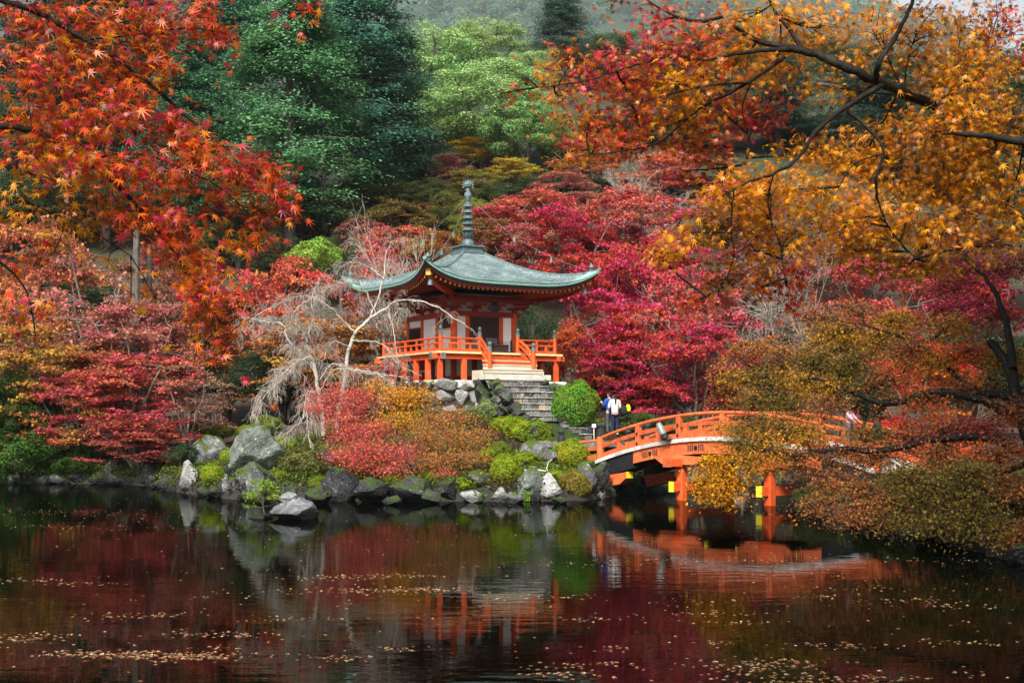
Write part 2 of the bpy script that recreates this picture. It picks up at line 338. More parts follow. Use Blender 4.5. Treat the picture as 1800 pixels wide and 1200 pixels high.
# ---------------------------------------------------------------- the pond
m, nt, B, N, L = nmat('dark_pond_water')
nt.nodes.remove(B); df = N('ShaderNodeBsdfDiffuse'); df.inputs[0].default_value = (.0008, .0012, .0006, 1)
gl = N('ShaderNodeBsdfGlossy'); gl.inputs['Roughness'].default_value = .012; gl.inputs[0].default_value = (.94, .97, .95, 1)
fz = N('ShaderNodeFresnel'); fz.inputs[0].default_value = 1.33; fm = N('ShaderNodeMath'); fm.operation = 'MULTIPLY'; fm.inputs[1].default_value = .48; L(fz.outputs[0], fm.inputs[0])   # as through a polariser
ms = N('ShaderNodeMixShader'); L(fm.outputs[0], ms.inputs[0]); L(df.outputs[0], ms.inputs[1]); L(gl.outputs[0], ms.inputs[2]); L(ms.outputs[0], nt.nodes['Material Output'].inputs['Surface'])
geo = N('ShaderNodeNewGeometry')
mp = N('ShaderNodeMapping'); mp.inputs['Scale'].default_value = (.55, 1.5, 1); L(geo.outputs['Position'], mp.inputs[0])
w1 = N('ShaderNodeTexNoise'); w1.inputs['Scale'].default_value = 2.4; w1.inputs['Detail'].default_value = 3; L(mp.outputs[0], w1.inputs[0])
w2 = N('ShaderNodeTexNoise'); w2.inputs['Scale'].default_value = .5; w2.inputs['Detail'].default_value = 2; L(mp.outputs[0], w2.inputs[0])
mm = N('ShaderNodeMath'); mm.operation = 'MULTIPLY_ADD'; L(w2.outputs[0], mm.inputs[0]); mm.inputs[1].default_value = 1.6; L(w1.outputs[0], mm.inputs[2])
# breeze: calmer and livelier patches
w3 = N('ShaderNodeTexNoise'); w3.inputs['Scale'].default_value = .13; w3.inputs['Detail'].default_value = 2; L(geo.outputs['Position'], w3.inputs[0])
r3 = N('ShaderNodeMapRange'); r3.inputs[1].default_value = .35; r3.inputs[2].default_value = .65; r3.inputs[3].default_value = .018; r3.inputs[4].default_value = .085
L(w3.outputs[0], r3.inputs[0])
bp = N('ShaderNodeBump'); bp.inputs['Distance'].default_value = .05; L(r3.outputs[0], bp.inputs['Strength']); L(mm.outputs[0], bp.inputs['Height']); L(bp.outputs[0], gl.inputs['Normal']); L(bp.outputs[0], fz.inputs['Normal'])
M['water'] = m
w = MB(); w.raw([(-120, -6, 0), (120, -6, 0), (120, 75, 0), (-120, 75, 0)], [(0, 1, 2, 3)])
wo = w.build('water', M['water']); wo['kind'] = 'structure'; wo['label'] = 'dark rippled pond reflecting the trees'
# ---------------------------------------------------------------- the pavilion
m, nt, B, N, L = nmat('weathered_copper_shingle')
tc = N('ShaderNodeTexCoord'); mp = N('ShaderNodeMapping'); mp.inputs['Scale'].default_value = (1, 1, .6); L(tc.outputs['Object'], mp.inputs[0])
n1 = N('ShaderNodeTexNoise'); n1.inputs['Scale'].default_value = 1.6; n1.inputs['Detail'].default_value = 8; n1.inputs['Roughness'].default_value = .7; L(mp.outputs[0], n1.inputs[0])
r1 = ramp(N, [(.3, (.1, .16, .165)), (.5, (.2, .27, .275)), (.7, (.36, .43, .43))]); L(n1.outputs[0], r1.inputs[0])
n2 = N('ShaderNodeTexNoise'); n2.inputs['Scale'].default_value = 11; n2.inputs['Detail'].default_value = 3; L(mp.outputs[0], n2.inputs[0])
r2 = ramp(N, [(.4, (.6, .6, .6)), (.65, (1, 1, 1))]); L(n2.outputs[0], r2.inputs[0])
mx = N('ShaderNodeMix'); mx.data_type = 'RGBA'; mx.blend_type = 'MULTIPLY'; mx.inputs['Factor'].default_value = .9; L(r1.outputs[0], mx.inputs['A']); L(r2.outputs[0], mx.inputs['B'])
L(mx.outputs['Result'], B.inputs['Base Color']); B.inputs['Roughness'].default_value = .36; B.inputs['Specular IOR Level'].default_value = .7
M['roof'] = m

pav = thing('pavilion', 'vermilion temple pavilion with curved green copper roof and bronze spire', 'pavilion', (PC[0], PC[1], 4.6), rad(30))
def pbox(name, mat, x0, x1, y0, y1, z0, z1, parent=pav, bev=0): return MB().box(x0, x1, y0, y1, z0, z1, bev).build(name, M[mat], parent)
DK = 1.1          # deck level
WB, WT, EV = 1.52, 2.96, 4.2
# under the deck: posts on the stone base
for x, y in [(-2.9, -2.9), (-1.75, -2.9), (1.75, -2.9), (2.9, -2.9), (-2.9, -1.75), (-2.9, -.6), (-2.9, .6), (-2.9, 1.8), (-2.9, 2.9), (2.9, -1.6), (2.9, -.2), (2.9, 1.4), (2.9, 2.9), (-.9, 2.9), (.9, 2.9)]:
    pbox('deck_post', 'vermilion', x - .1, x + .1, y - .1, y + .1, -.16, DK - .32, bev=.012)
for a in (-1, 1):
    pbox('deck_beam', 'vermilion', -3.3, 3.3, a * 2.9 - .085, a * 2.9 + .085, DK - .32, DK - .09, bev=.01)
    pbox('deck_beam', 'vermilion', a * 2.9 - .08, a * 2.9 + .08, -3.2, 3.2, DK - .325, DK - .094, bev=.01)
pbox('beam_end', 'bronze', -3.36, -3.3, -2.99, -2.81, DK - .34, DK - .07)
pbox('beam_end', 'bronze', -2.99, -2.81, -3.26, -3.2, DK - .34, DK - .07)
pbox('deck_floor', 'grey_wood', -3.02, 3.02, -3.02, 3.02, DK - .088, DK - .012)
for a in (-1, 1):
    pbox('deck_edge', 'edge_wood', -3.12, 3.12, min(a * 3.02, a * 3.12), max(a * 3.02, a * 3.12), DK - .086, DK)
    pbox('deck_edge', 'edge_wood', min(a * 3.02, a * 3.12), max(a * 3.02, a * 3.12), -3.02, 3.02, DK - .086, DK - .001)
# the closed foundation under the hall
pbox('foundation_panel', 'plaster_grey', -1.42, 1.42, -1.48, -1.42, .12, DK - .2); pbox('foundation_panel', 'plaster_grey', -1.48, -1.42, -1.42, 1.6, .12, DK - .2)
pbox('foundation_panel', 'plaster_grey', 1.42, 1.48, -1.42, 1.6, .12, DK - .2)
for x in (-1.52, -.5, .5, 1.52): pbox('foundation_post', 'red_dark', x - .1, x + .1, -1.6, -1.4, -.1, DK - .09)
for y in (-.5, .5, 1.52): pbox('foundation_post', 'red_dark', -1.62, -1.42, y - .1, y + .1, -.1, DK - .09)
pbox('foundation_sill', 'red_dark', -1.6, 1.6, -1.56, -1.39, .0, .12); pbox('foundation_sill', 'red_dark', -1.57, -1.39, -1.39, 1.6, .0, .12)
# hall: round columns, ties, plaster panels
def column(x, y, r=.13, z0=DK, z1=WT): return MB().lathe([(r, 0), (r, z1 - z0)], (x, y, z0), 14).build('column', M['vermilion'], pav, 'auto')
YB = 3.0          # the hall runs on to the rear as a latticed bay
for x, y in [(-WB, -WB), (WB, -WB), (-.84, -WB), (.84, -WB), (-WB, .02), (-WB, 1.52), (WB, .02), (WB, 1.52), (-WB, YB), (WB, YB)]: column(x, y, .145 if abs(x) == WB and y == -WB else .115)
def panel(x0, x1, y0, y1, z0, z1, mat='plaster'): return pbox('plaster_panel', mat, x0, x1, y0, y1, z0, z1)
panel(-WB + .12, -.94, -WB - .02, -WB + .02, DK + .1, WT - .17); panel(.94, WB - .12, -WB - .02, -WB + .02, DK + .1, WT - .17)
for a in (-1, 1):
    x = a * WB
    panel(x - .02, x + .02, -WB + .12, -.08, DK + .1, WT - .17 - (.62 if a < 0 else 0)); panel(x - .02, x + .02, .12, 1.42, DK + .1, WT - .17)
panel(-WB, WB, YB - .02, YB + .02, DK + .1, WT - .17)
win = pbox('window', 'black_paint', -WB - .035, -WB + .03, -1.34, -.1, WT - .74, WT - .2)
MB().box(-WB - .06, -WB - .035, -1.36, -.08, WT - .78, WT - .73).build('window_frame', M['ochre'], win); MB().box(-WB - .06, -WB - .035, -1.37, -1.32, WT - .73, WT - .2).build('window_frame', M['ochre'], win)
for z0, z1, t, mt in ((DK + .004, DK + .14, .1, 'vermilion'), (WT - .2, WT + .02, .12, 'red_dark'), (WT - .62, WT - .55, .0, None)):
    if mt is None: continue
    for s in (-1, 1):
        if s < 0 or t == .12: pbox('tie_beam', mt, -WB - .25, WB + .25, s * WB - t - (YB - WB if False else 0), s * WB + t, z0, z1) if s < 0 else None
        pbox('tie_beam', mt, s * WB - t, s * WB + t, -WB + t + .002, YB, z0 - .003, z1 - .003)
# doors: two latticed leaves, dark above, papered white below
for a in (-1, 1):
    x0, x1 = (-.72, -.01) if a < 0 else (.01, .72)
    d = pbox('door', 'lattice', x0, x1, -WB - .02, -WB + .0, DK + .15, WT - .2)
    MB().box(x0 + .05, x1 - .05, -WB - .028, -WB - .02, DK + .2, DK + .74).build('door_paper', M['white'], d)
    MB().box(x0 + .05, x1 - .05, -WB - .028, -WB - .02, DK + .8, WT - .26).build('door_backing', M['dark_panel'], d)
    lb = MB(); k = x0 + .05
    while k < x1: lb.box(k - .012, k + .012, -WB - .052, -WB - .034, DK + .2, WT - .26); k += .066
    k = DK + .2
    while k < WT - .26: lb.box(x0 + .03, x1 - .03, -WB - .046, -WB - .03, k - .011, k + .011); k += .066
    lo = lb.build('door_lattice', M['lattice'], d); lo['kind'] = 'stuff'
    fr = MB()
    for q in (x0, x1 - .05): fr.box(q, q + .05, -WB - .06, -WB - .03, DK + .15, WT - .2)
    for q in (DK + .15, DK + .74, WT - .26): fr.box(x0 + .05, x1 - .05, -WB - .058, -WB - .03, q, q + .055)
    fr.build('door_frame', M['lattice'], d)
# latticed rear bay on the left side
d = pbox('lattice_window', 'plaster_grey', -WB - .02, -WB, 1.66, 2.86, DK + .16, WT - .6)
lb = MB(); k = 1.7
while k < 2.86: lb.box(-WB - .07, -WB - .04, k - .03, k + .03, DK + .16, WT - .6); k += .125
k = DK + .2
while k < WT - .6: lb.box(-WB - .075, -WB - .035, 1.66, 2.86, k - .03, k + .03); k += .125
lo = lb.build('window_lattice', M['black_paint'], d); lo['kind'] = 'stuff'
pbox('plaster_panel', 'plaster', -WB - .02, -WB + .02, 1.64, 2.88, WT - .52, WT - .2)
pbox('tie_beam', 'red_dark', -WB - .08, -WB + .08, 1.63, 2.88, WT - .6, WT - .522)
# frieze and bracket sets under the eaves
for s in (-1, 1):
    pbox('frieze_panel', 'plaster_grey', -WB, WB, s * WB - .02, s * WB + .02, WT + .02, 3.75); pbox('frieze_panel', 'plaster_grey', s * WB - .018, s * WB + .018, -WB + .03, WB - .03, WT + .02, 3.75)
for side in range(4):
    rot = side * math.pi / 2
    for x in (-WB, -.5, .5, WB):
        b = MB()
        b.box(x - .12, x + .12, -WB - .13, -WB - .021, WT + .024, WT + .13); b.box(x - .34, x + .34, -WB - .1, -WB - .022, WT + .132, WT + .23)
        b.box(x - .06, x + .06, -WB - .62, -WB - .1, WT + .134, WT + .24); b.box(x - .3, x + .3, -WB - .62, -WB - .5, WT + .242, WT + .34)
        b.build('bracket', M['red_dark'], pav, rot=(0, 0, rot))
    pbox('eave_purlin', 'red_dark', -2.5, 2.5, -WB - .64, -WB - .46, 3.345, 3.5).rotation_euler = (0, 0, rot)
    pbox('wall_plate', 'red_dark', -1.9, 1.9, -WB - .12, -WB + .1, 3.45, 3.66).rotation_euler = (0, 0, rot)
# dark hanging gong over the door
gg = MB(); gg.lathe([(.02, -.1), (.16, -.09), (.24, -.03), (.24, .03), (.16, .09), (.02, .1)], n=16)
gong = gg.build('gong', M['black_metal'], pav, 'auto', loc=(.08, -WB - .78, 3.12), rot=(rad(90), 0, 0))
MB().tube([(0, .2, 0), (0, .5, 0)], .02, 6).build('hanger', M['black_metal'], gong)

# --- roof
def up(a, v): return .78 * abs(a) ** 4.2 * (1 - v) ** 2.6
def roof_pt(a, v, lift=0):
    hw = EV * (1 - v) + .52 * v
    flare = 1 + .035 * abs(a) ** 4 * (1 - v) ** 2
    return (a * hw * flare, -hw * flare, 4.02 + 1.68 * v ** 1.5 + up(a, v) + lift)
NA, NC = 41, 22
As = [math.sin((i / (NA - 1) - .5) * math.pi) for i in range(NA)]
slope = MB(); rows = []
for k in range(NC):
    rows.append((k / NC, .05)); rows.append(((k + 1) / NC, .0))
vv = [roof_pt(a, v, l) for v, l in rows for a in As]
ff = [(r * NA + i, r * NA + i + 1, (r + 1) * NA + i + 1, (r + 1) * NA + i) for r in range(len(rows) - 1) for i in range(NA - 1)]
slope.raw(vv, ff)
sme = slope.mesh('roof_slope')
for side in range(4): obj('roof_slope', sme, M['roof'], pav, rot=(0, 0, side * math.pi / 2))
def eave(a, inset, dz):
    x, y, z = roof_pt(a, 0); f = (EV - inset) / EV
    return (x * f, y * f, z + dz)
def eave_strip(i0, z0, i1, z1, i2, z2, i3, z3):
    s = MB(); v = []
    for a in As: v += [eave(a, i0, z0), eave(a, i1, z1), eave(a, i2, z2), eave(a, i3, z3)]
    f = []
    for i in range(NA - 1):
        for k in range(4): f.append((i * 4 + k, i * 4 + (k + 1) % 4, i * 4 + 4 + (k + 1) % 4, i * 4 + 4 + k))
    return s.raw(v, f)
e1 = eave_strip(-.004, .02, .02, -.075, .3, -.06, .3, .01).mesh('eave_edge')
e2 = eave_strip(.03, -.078, .09, -.2, .4, -.2, .4, -.07).mesh('eave_underlayer')
e3 = eave_strip(.12, -.203, .14, -.27, .24, -.27, .24, -.203).mesh('eave_board')
so = MB(); v = []
for a in As:
    x, y, z = eave(a, .16, -.235); t = max(-1, min(1, a * 1.0))
    v += [(x, y, z), (a * 1.5, -1.5, 4.0)]
so.raw(v, [(2 * i, 2 * i + 1, 2 * i + 3, 2 * i + 2) for i in range(NA - 1)])
sm = so.mesh('soffit')
for side in range(4):
    rz = (0, 0, side * math.pi / 2)
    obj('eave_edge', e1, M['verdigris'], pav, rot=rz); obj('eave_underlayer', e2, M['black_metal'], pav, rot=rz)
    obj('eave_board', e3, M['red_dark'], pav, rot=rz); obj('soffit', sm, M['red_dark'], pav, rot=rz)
NR = 35; raf = []
for i in range(NR):
    x = -3.86 + 7.72 * i / (NR - 1)
    a = x / EV
    zo = 3.735 + up(a, 0) * .93; yo = -EV + .3 - .035 * abs(a) ** 4 * EV
    yi = -max(1.6, abs(x)); zi = 3.735 + (4.0 - 3.735) * (yi + 4.0) / 2.4 + .0
    zi = max(zi, 3.735) + up(a, 0) * .93 * max(0, (abs(yi) - 1.6) / 2.4)
    r = MB(); hw = .036
    r.raw([(x - hw, yi, zi - .045), (x + hw, yi, zi - .045), (x + hw, yi, zi + .04), (x - hw, yi, zi + .04), (x - hw, yo, zo - .045), (x + hw, yo, zo - .045), (x + hw, yo, zo + .04), (x - hw, yo, zo + .04)],
          [(0, 1, 2, 3), (7, 6, 5, 4), (0, 4, 5, 1), (1, 5, 6, 2), (2, 6, 7, 3), (3, 7, 4, 0)])
    c = MB().box(x - .044, x + .044, yo - .014, yo + .002, zo - .053, zo + .048)
    raf.append((r.mesh('rafter'), c.mesh('rafter_end')))
for side in range(4):
    for r, c in raf:
        o = obj('rafter', r, M['red_dark'], pav, rot=(0, 0, side * math.pi / 2)); obj('rafter_end', c, M['ochre'], o)
for side in range(4):
    h = MB(); p0 = Vector((1.5, -1.5, 3.66)); p1 = Vector((3.2, -3.2, 3.92)); p2 = Vector((4.0, -4.0, 4.3)); sd_ = Vector((.7071, .7071, 0)); u_ = Vector((0, 0, 1))
    h.sweep([(p, sd_, u_) for p in (p0, p1, p2)], [(-.09, -.13), (.09, -.13), (.09, .13), (-.09, .13)])
    o = h.build('hip_rafter', M['vermilion'], pav, rot=(0, 0, side * math.pi / 2))
    e = MB(); q = p2 + Vector((.7071, -.7071, .35)) * .012
    e.sweep([(q, sd_, u_), (q + Vector((.7071, -.7071, .4)) * .02, sd_, u_)], [(-.1, -.14), (.1, -.14), (.1, .14), (-.1, .14)]); e.build('rafter_end', M['ochre'], o)
    # hip ridge and its knob, wind bell under the tip
    rd = MB(); pts = []
    for k in range(15):
        x, y, z = roof_pt(1, k / 14, .03); pts.append((x, y, z))
    rd.tube(pts, [.09] + [.06] * 14, 6)
    o = rd.build('hip_ridge', M['bronze'], pav, 'auto', rot=(0, 0, side * math.pi / 2))
    kx, ky, kz = roof_pt(1, .075, .06)
    MB().lathe([(.1, 0), (.1, .06), (.06, .09), (.12, .17), (.11, .25), (.04, .33), (.01, .36)], (kx, ky, kz), 10).build('ridge_knob', M['bronze'], o, 'auto')
    b = MB(); b.lathe([(.13, 0), (.11, .06), (.09, .2), (.05, .26), (.015, .28)], (3.82, -3.82, 3.78), 10); b.tube([(3.82, -3.82, 4.05), (3.82, -3.82, 4.3)], .012, 5)
    b.build('wind_bell', M['bronze'], pav, 'auto', rot=(0, 0, side * math.pi / 2))
# --- spire
ZR = 5.68
sb = MB(); sb.box(-.62, .62, -.62, .62, ZR, ZR + .1, .01); sb.box(-.5, .5, -.5, .5, ZR + .1, ZR + .3, .01); sb.box(-.58, .58, -.58, .58, ZR + .3, ZR + .38, .015)
base = sb.build('spire_base', M['bronze'], pav)
MB().lathe([(.3, 0), (.3, .06), (.28, .2), (.2, .3), (.14, .33)], (0, 0, ZR + .38), 16).build('spire_bowl', M['bronze'], base, 'auto')
lt = MB()
for ring, (r0, r1, z0, z1, off) in enumerate(((.16, .3, .72, .92, 0), (.16, .26, .78, 1.02, .2))):
    for k in range(10):
        t = 2 * math.pi * k / 10 + off; d = Vector((math.cos(t), math.sin(t), 0)); s_ = Vector((-d.y, d.x, 0))
        p = [d * r0 + s_ * -.06, d * r0 + s_ * .06, d * (r0 + r1) * .55 + s_ * .085, d * r1, d * (r0 + r1) * .55 - s_ * .085]
        z = [z0, z0, (z0 + z1) * .5, z1, (z0 + z1) * .5]
        top = [Vector((a.x, a.y, ZR + b + .0)) for a, b in zip(p, z)]; bot = [q + Vector((-d.x * .02, -d.y * .02, -.035)) for q in top]
        lt.raw(top + bot, [(0, 1, 2, 3, 4), (9, 8, 7, 6, 5), (0, 5, 6, 1), (1, 6, 7, 2), (2, 7, 8, 3), (3, 8, 9, 4), (4, 9, 5, 0)])
lt.lathe([(.17, .66), (.15, .8), (.13, 1.05)], (0, 0, ZR), 12); lt.build('lotus_collar', M['bronze'], base)
MB().lathe([(.115, .98), (.1, 1.6), (.085, 2.4), (.075, 2.45)], (0, 0, ZR), 12).build('spire_mast', M['bronze'], pav, 'auto')
for k in range(5):
    z = ZR + 1.13 + k * .27; r = .275 - .012 * k
    MB().lathe([(.11, -.04), (r - .03, -.06), (r, -.04), (r, .05), (r - .03, .07), (.11, .045)], (0, 0, z), 18).build('spire_ring', M['bronze'], pav, 'auto')
MB().lathe([(.1, 0), (.13, .04), (.14, .16), (.17, .2), (.16, .36), (.1, .4)], (0, 0, ZR + 2.44), 12).build('spire_neck', M['bronze'], pav, 'auto')
MB().lathe([(.09, 0), (.11, .1), (.08, .16), (.18, .24), (.2, .34), (.14, .44), (.03, .5)], (0, 0, ZR + 2.84), 12).build('jewel', M['bronze'], pav, 'auto')
fl = MB()
for k in range(9):
    t = math.pi * (k / 8) * 1.2 - math.pi * .1; d = Vector((math.cos(t), 0, math.sin(t))); s_ = Vector((-d.z, 0, d.x)); c0 = Vector((0, 0, ZR + 3.14))
    a_, b_, t_ = c0 + d * .17 + s_ * .05, c0 + d * .17 - s_ * .05, c0 + d * .31; y = Vector((0, .02, 0))
    fl.raw([a_ - y, b_ - y, t_ - y, a_ + y, b_ + y, t_ + y], [(0, 1, 2), (5, 4, 3), (0, 3, 4, 1), (1, 4, 5, 2), (2, 5, 3, 0)])
fl.build('jewel_flame', M['bronze'], pav, rot=(0, 0, rad(-30)))
# chains with bells from the spire to the corners
for side in range(4):
    a0 = Vector((.1, -.1, ZR + 2.5)); b0 = Vector(roof_pt(1, .1, .1)); pts = []
    for k in range(17):
        t = k / 16; p = a0.lerp(b0, t); p.z -= .55 * math.sin(math.pi * t) * (1 - .3 * t); pts.append(p)
    ch = MB().tube(pts, .009, 5).build('chain', M['bronze'], pav, rot=(0, 0, side * math.pi / 2))
    for k in (6, 11):
        p = pts[k]; MB().lathe([(.07, -.26), (.06, -.2), (.045, -.1), (.02, -.05), (.01, 0)], p, 8).build('bell', M['bronze'], ch, 'auto')

# --- veranda railing
def giboshi(x, y, z, r=.085, mat='bronze', parent=pav):
    return MB().lathe([(r * 1.08, 0), (r * 1.08, .1), (r * .95, .11), (r * .95, .17), (r * .55, .19), (r * .6, .21), (r * 1.0, .26), (r * 1.02, .31), (r * .6, .36), (r * .12, .4)], (x, y, z), 12).build('post_cap', M[mat], parent, 'auto')
def rpost(x, y, z0=DK, h=.72, r=.085):
    o = MB().lathe([(r, 0), (r, h)], (x, y, z0), 12).build('railing_post', M['vermilion'], pav, 'auto'); giboshi(x, y, z0 + h, r, parent=o); return o
RE = 2.86
for x, y in [(-RE, -RE), (RE, -RE), (-RE, RE), (RE, RE), (-.95, -RE), (.95, -RE)]: rpost(x, y)
def rail_run(p, q, n):
    p = Vector((*p, 0)); q = Vector((*q, 0)); d = (q - p); Ln = d.length; d.normalize(); sd_ = Vector((d.y, -d.x, 0)); u_ = Vector((0, 0, 1)); Z = Vector((0, 0, DK))
    MB().tube([p + Z + u_ * .58, q + Z + u_ * .58], .042, 8).build('handrail', M['vermilion'], pav, 'auto')
    MB().sweep([(p + Z, sd_, u_), (q + Z, sd_, u_)], [(-.04, .33), (.04, .33), (.04, .4), (-.04, .4)]).build('middle_rail', M['vermilion'], pav)
    MB().sweep([(p + Z, sd_, u_), (q + Z, sd_, u_)], [(-.055, .004), (.055, .004), (.055, .13), (-.055, .13)]).build('bottom_rail', M['vermilion'], pav)
    for k in range(1, 2 * n):
        c = p + d * Ln * k / (2 * n) + Z; full = k % 2 == 0; w_ = .055 if full else .04
        MB().sweep([(c - d * w_, sd_, u_), (c + d * w_, sd_, u_)], [(-.035, .13), (.035, .13), (.035, .58 if full else .33), (-.035, .58 if full else .33)]).build('railing_strut', M['vermilion'], pav)
rail_run((-RE, -RE), (-.95, -RE), 2); rail_run((.95, -RE), (RE, -RE), 2); rail_run((-RE, RE), (-RE, -RE), 5); rail_run((RE, -RE), (RE, RE), 5); rail_run((RE, RE), (-RE, RE), 5)
# --- wooden steps to the veranda
for k in range(4):
    z1 = DK - .19 * (k + 1); y1 = -3.13 - .27 * k; hw = .98 + .13 * k
    st = MB().box(-hw, hw, y1 - .3, y1, z1 - .188, z1 - .045).build('stair_riser', M['vermilion' if k < 2 else 'grey_wood'], pav)
    MB().box(-hw - .03, hw + .03, y1 - .33, y1 + .0, z1 - .044, z1, .008).build('tread', M['grey_wood' if k > 0 else 'vermilion_old'], st)
for a in (-1, 1):
    pz = MB().lathe([(.095, 0), (.095, 1.0)], (a * 1.08, -3.98, .12), 12).build('newel_post', M['vermilion'], pav, 'auto'); giboshi(a * 1.08, -3.98, 1.12, .095, 'bronze', pz)
    MB().lathe([(.115, 0), (.12, .2), (.105, .22)], (a * 1.08, -3.98, .1), 12).build('post_shoe', M['verdigris'], pz, 'auto')
    for (za, zb, hh, nm) in ((DK + .58, .92, .045, 'stair_handrail'), (DK + .36, .68, .04, 'stair_middle_rail'), (DK + .05, .38, .06, 'stair_bottom_rail')):
        pts = [(Vector((a * (.95 + .13 * t), -2.9 - 1.06 * t, za + (zb - za) * t + .1 * math.sin(math.pi * t))), Vector((1, 0, 0)), Vector((0, 0, 1))) for t in [i / 8 for i in range(9)]]
        MB().sweep(pts, [(-.04, -hh), (.04, -hh), (.04, hh), (-.04, hh)]).build(nm, M['vermilion'], pav)
    MB().box(min(a * 1.43, a * 1.57), max(a * 1.43, a * 1.57), -4.05, -3.3, -.12, .28).build('stair_cheek', M['grey_wood'], pav)
MB().box(-1.6, 1.6, -4.62, -4.08, -.14, .1, .02).build('stone_sill', M['slab'], pav)
# offering box and rope posts on the veranda: loose things
def p2w(x, y, z): return pav.matrix_basis @ Vector((x, y, z)) if False else Matrix.Translation((PC[0], PC[1], 4.6)) @ Matrix.Rotation(rad(30), 4, 'Z') @ Vector((x, y, z))
ob = thing('offering_box', 'dark wooden offering box before the lattice doors', 'box', p2w(.42, -2.15, DK), rad(30))
MB().box(-.36, .36, -.2, .2, .06, .34, .01).build('box_body', M['lattice'], ob); MB().box(-.4, .4, -.24, .24, .341, .4, .01).build('box_lid', M['lattice'], ob)
for a in (-1, 1): MB().box(a * .3 - .05, a * .3 + .05, -.18, .18, 0, .06).build('box_foot', M['lattice'], ob)
rp = thing('rope_barrier', 'thin dark post and rope barrier on the veranda by the door', 'barrier', p2w(.95, -2.3, DK), rad(30))
MB().box(-.04, .04, -.04, .04, 0, .6, .008).build('barrier_post', M['black_paint'], rp)
MB().tube([(0, 0, .5), (-.6, .06, .47), (-1.2, .1, .5)], .012, 5).build('rope', M['black_paint'], rp); MB().tube([(0, 0, .25), (-.6, .06, .22), (-1.2, .1, .25)], .012, 5).build('rope', M['black_paint'], rp)

# ---------------------------------------------------------------- rocks, stone base and stone steps
def rock_mesh(seed, n_planes=11, sub=3, rough=.1):
    import bmesh
    rr = random.Random(seed); bm = bmesh.new(); bmesh.ops.create_icosphere(bm, subdivisions=sub, radius=1)
    pl = []
    for _ in range(n_planes):
        n = Vector((rr.gauss(0, 1), rr.gauss(0, 1), rr.gauss(.1, .8))).normalized(); pl.append((n, rr.uniform(.42, .8)))
    off = Vector((rr.uniform(0, 99), rr.uniform(0, 99), rr.uniform(0, 99)))
    for v in bm.verts:
        p = v.co.copy()
        for n, d in pl:
            k = p.dot(n)
            if k > d: p -= n * (k - d) * .98
        p *= 1 + rough * noise.noise(p * 2.3 + off) + rough * .5 * noise.noise(p * 6 + off)
        v.co = p
    lo = [min(v.co[i] for v in bm.verts) for i in range(3)]; hi = [max(v.co[i] for v in bm.verts) for i in range(3)]
    for v in bm.verts: v.co = Vector([(v.co[i] - lo[i]) / (hi[i] - lo[i]) * 2 - 1 for i in range(3)])
    me = bpy.data.meshes.new('rock'); bm.to_mesh(me); bm.free()
    me.polygons.foreach_set('use_smooth', np.ones(len(me.polygons), bool))
    try: me.set_sharp_from_angle(angle=rad(24))
    except Exception: pass
    return me
ROCKS = [rock_mesh(100 + i, 9 + i % 5, 4, .11) for i in range(9)]
STONES = [rock_mesh(300 + i, 14, 2, .06) for i in range(7)]
def set_mat(o, m):
    o.material_slots[0].link = 'OBJECT'; o.material_slots[0].material = m; return o
for me in ROCKS + STONES: me.materials.append(M['rock_grey'])

rng = random.Random(5)
wall = thing('terrace_wall', 'rough grey stone base wall under the vermilion pavilion', 'stone wall', (PC[0], PC[1], 4.6), rad(30)); wall['kind'] = 'thing'
def course(x0, x1, y, z0, z1, wid, axis, depth=.32, mats=('rock_pale', 'rock_pale', 'rock_grey', 'rock_pale')):
    x = x0
    while x < x1 - .1:
        w_ = min(wid * rng.uniform(.6, 1.35), x1 - x); c = x + w_ / 2; h = (z1 - z0) * rng.uniform(.95, 1.12)
        loc = (c, y, (z0 + z1) / 2) if axis == 'x' else (y, c, (z0 + z1) / 2)
        o = obj('stone', STONES[rng.randrange(7)], None, wall, loc=loc, rot=(rng.uniform(-.1, .1), rng.uniform(-.1, .1), (0 if axis == 'x' else math.pi / 2) + rng.choice((0, math.pi)) + rng.uniform(-.1, .1)), scale=(w_ / 2 * 1.16, depth, h / 2 * 1.16))
        set_mat(o, M[rng.choice(mats)]); x += w_
for k, (z0, z1, wd) in enumerate(((-.62, -.12, 1.0), (-1.15, -.62, .75), (-1.7, -1.15, .95), (-2.2, -1.7, .7))):
    course(-3.3 - .06 * k, -1.35, -3.15 - .1 * k, z0, z1, wd, 'x'); course(-3.2 - .06 * k, 2.2, -3.2 - .1 * k, z0, z1, wd, 'y', mats=('rock_grey', 'rock_dark', 'rock_grey'))
    course(1.35, 3.3 + .06 * k, -3.15 - .1 * k, z0, z1, wd, 'x', mats=('rock_grey', 'rock_grey', 'rock_dark')); course(-3.2, 2.5, 3.2 + .1 * k, z0, z1, wd, 'y', mats=('rock_grey',))
MB().box(-3.3, 3.3, -3.25, 3.3, -.5, -.13, .05).build('paving', M['slab'], wall)
for k in range(3):
    o = obj('stone', STONES[k], None, wall, loc=(-1.45, -3.75 - .35 * k, -.35 - .42 * k), rot=(0, 0, k), scale=(.34, .36, .46)); set_mat(o, M['rock_dark'])
    o = obj('stone', STONES[k], None, wall, loc=(1.5, -3.6 - .42 * k, -.2 - .3 * k), rot=(0, 0, k * 2), scale=(.3, .36, .4)); set_mat(o, M['rock_grey'])

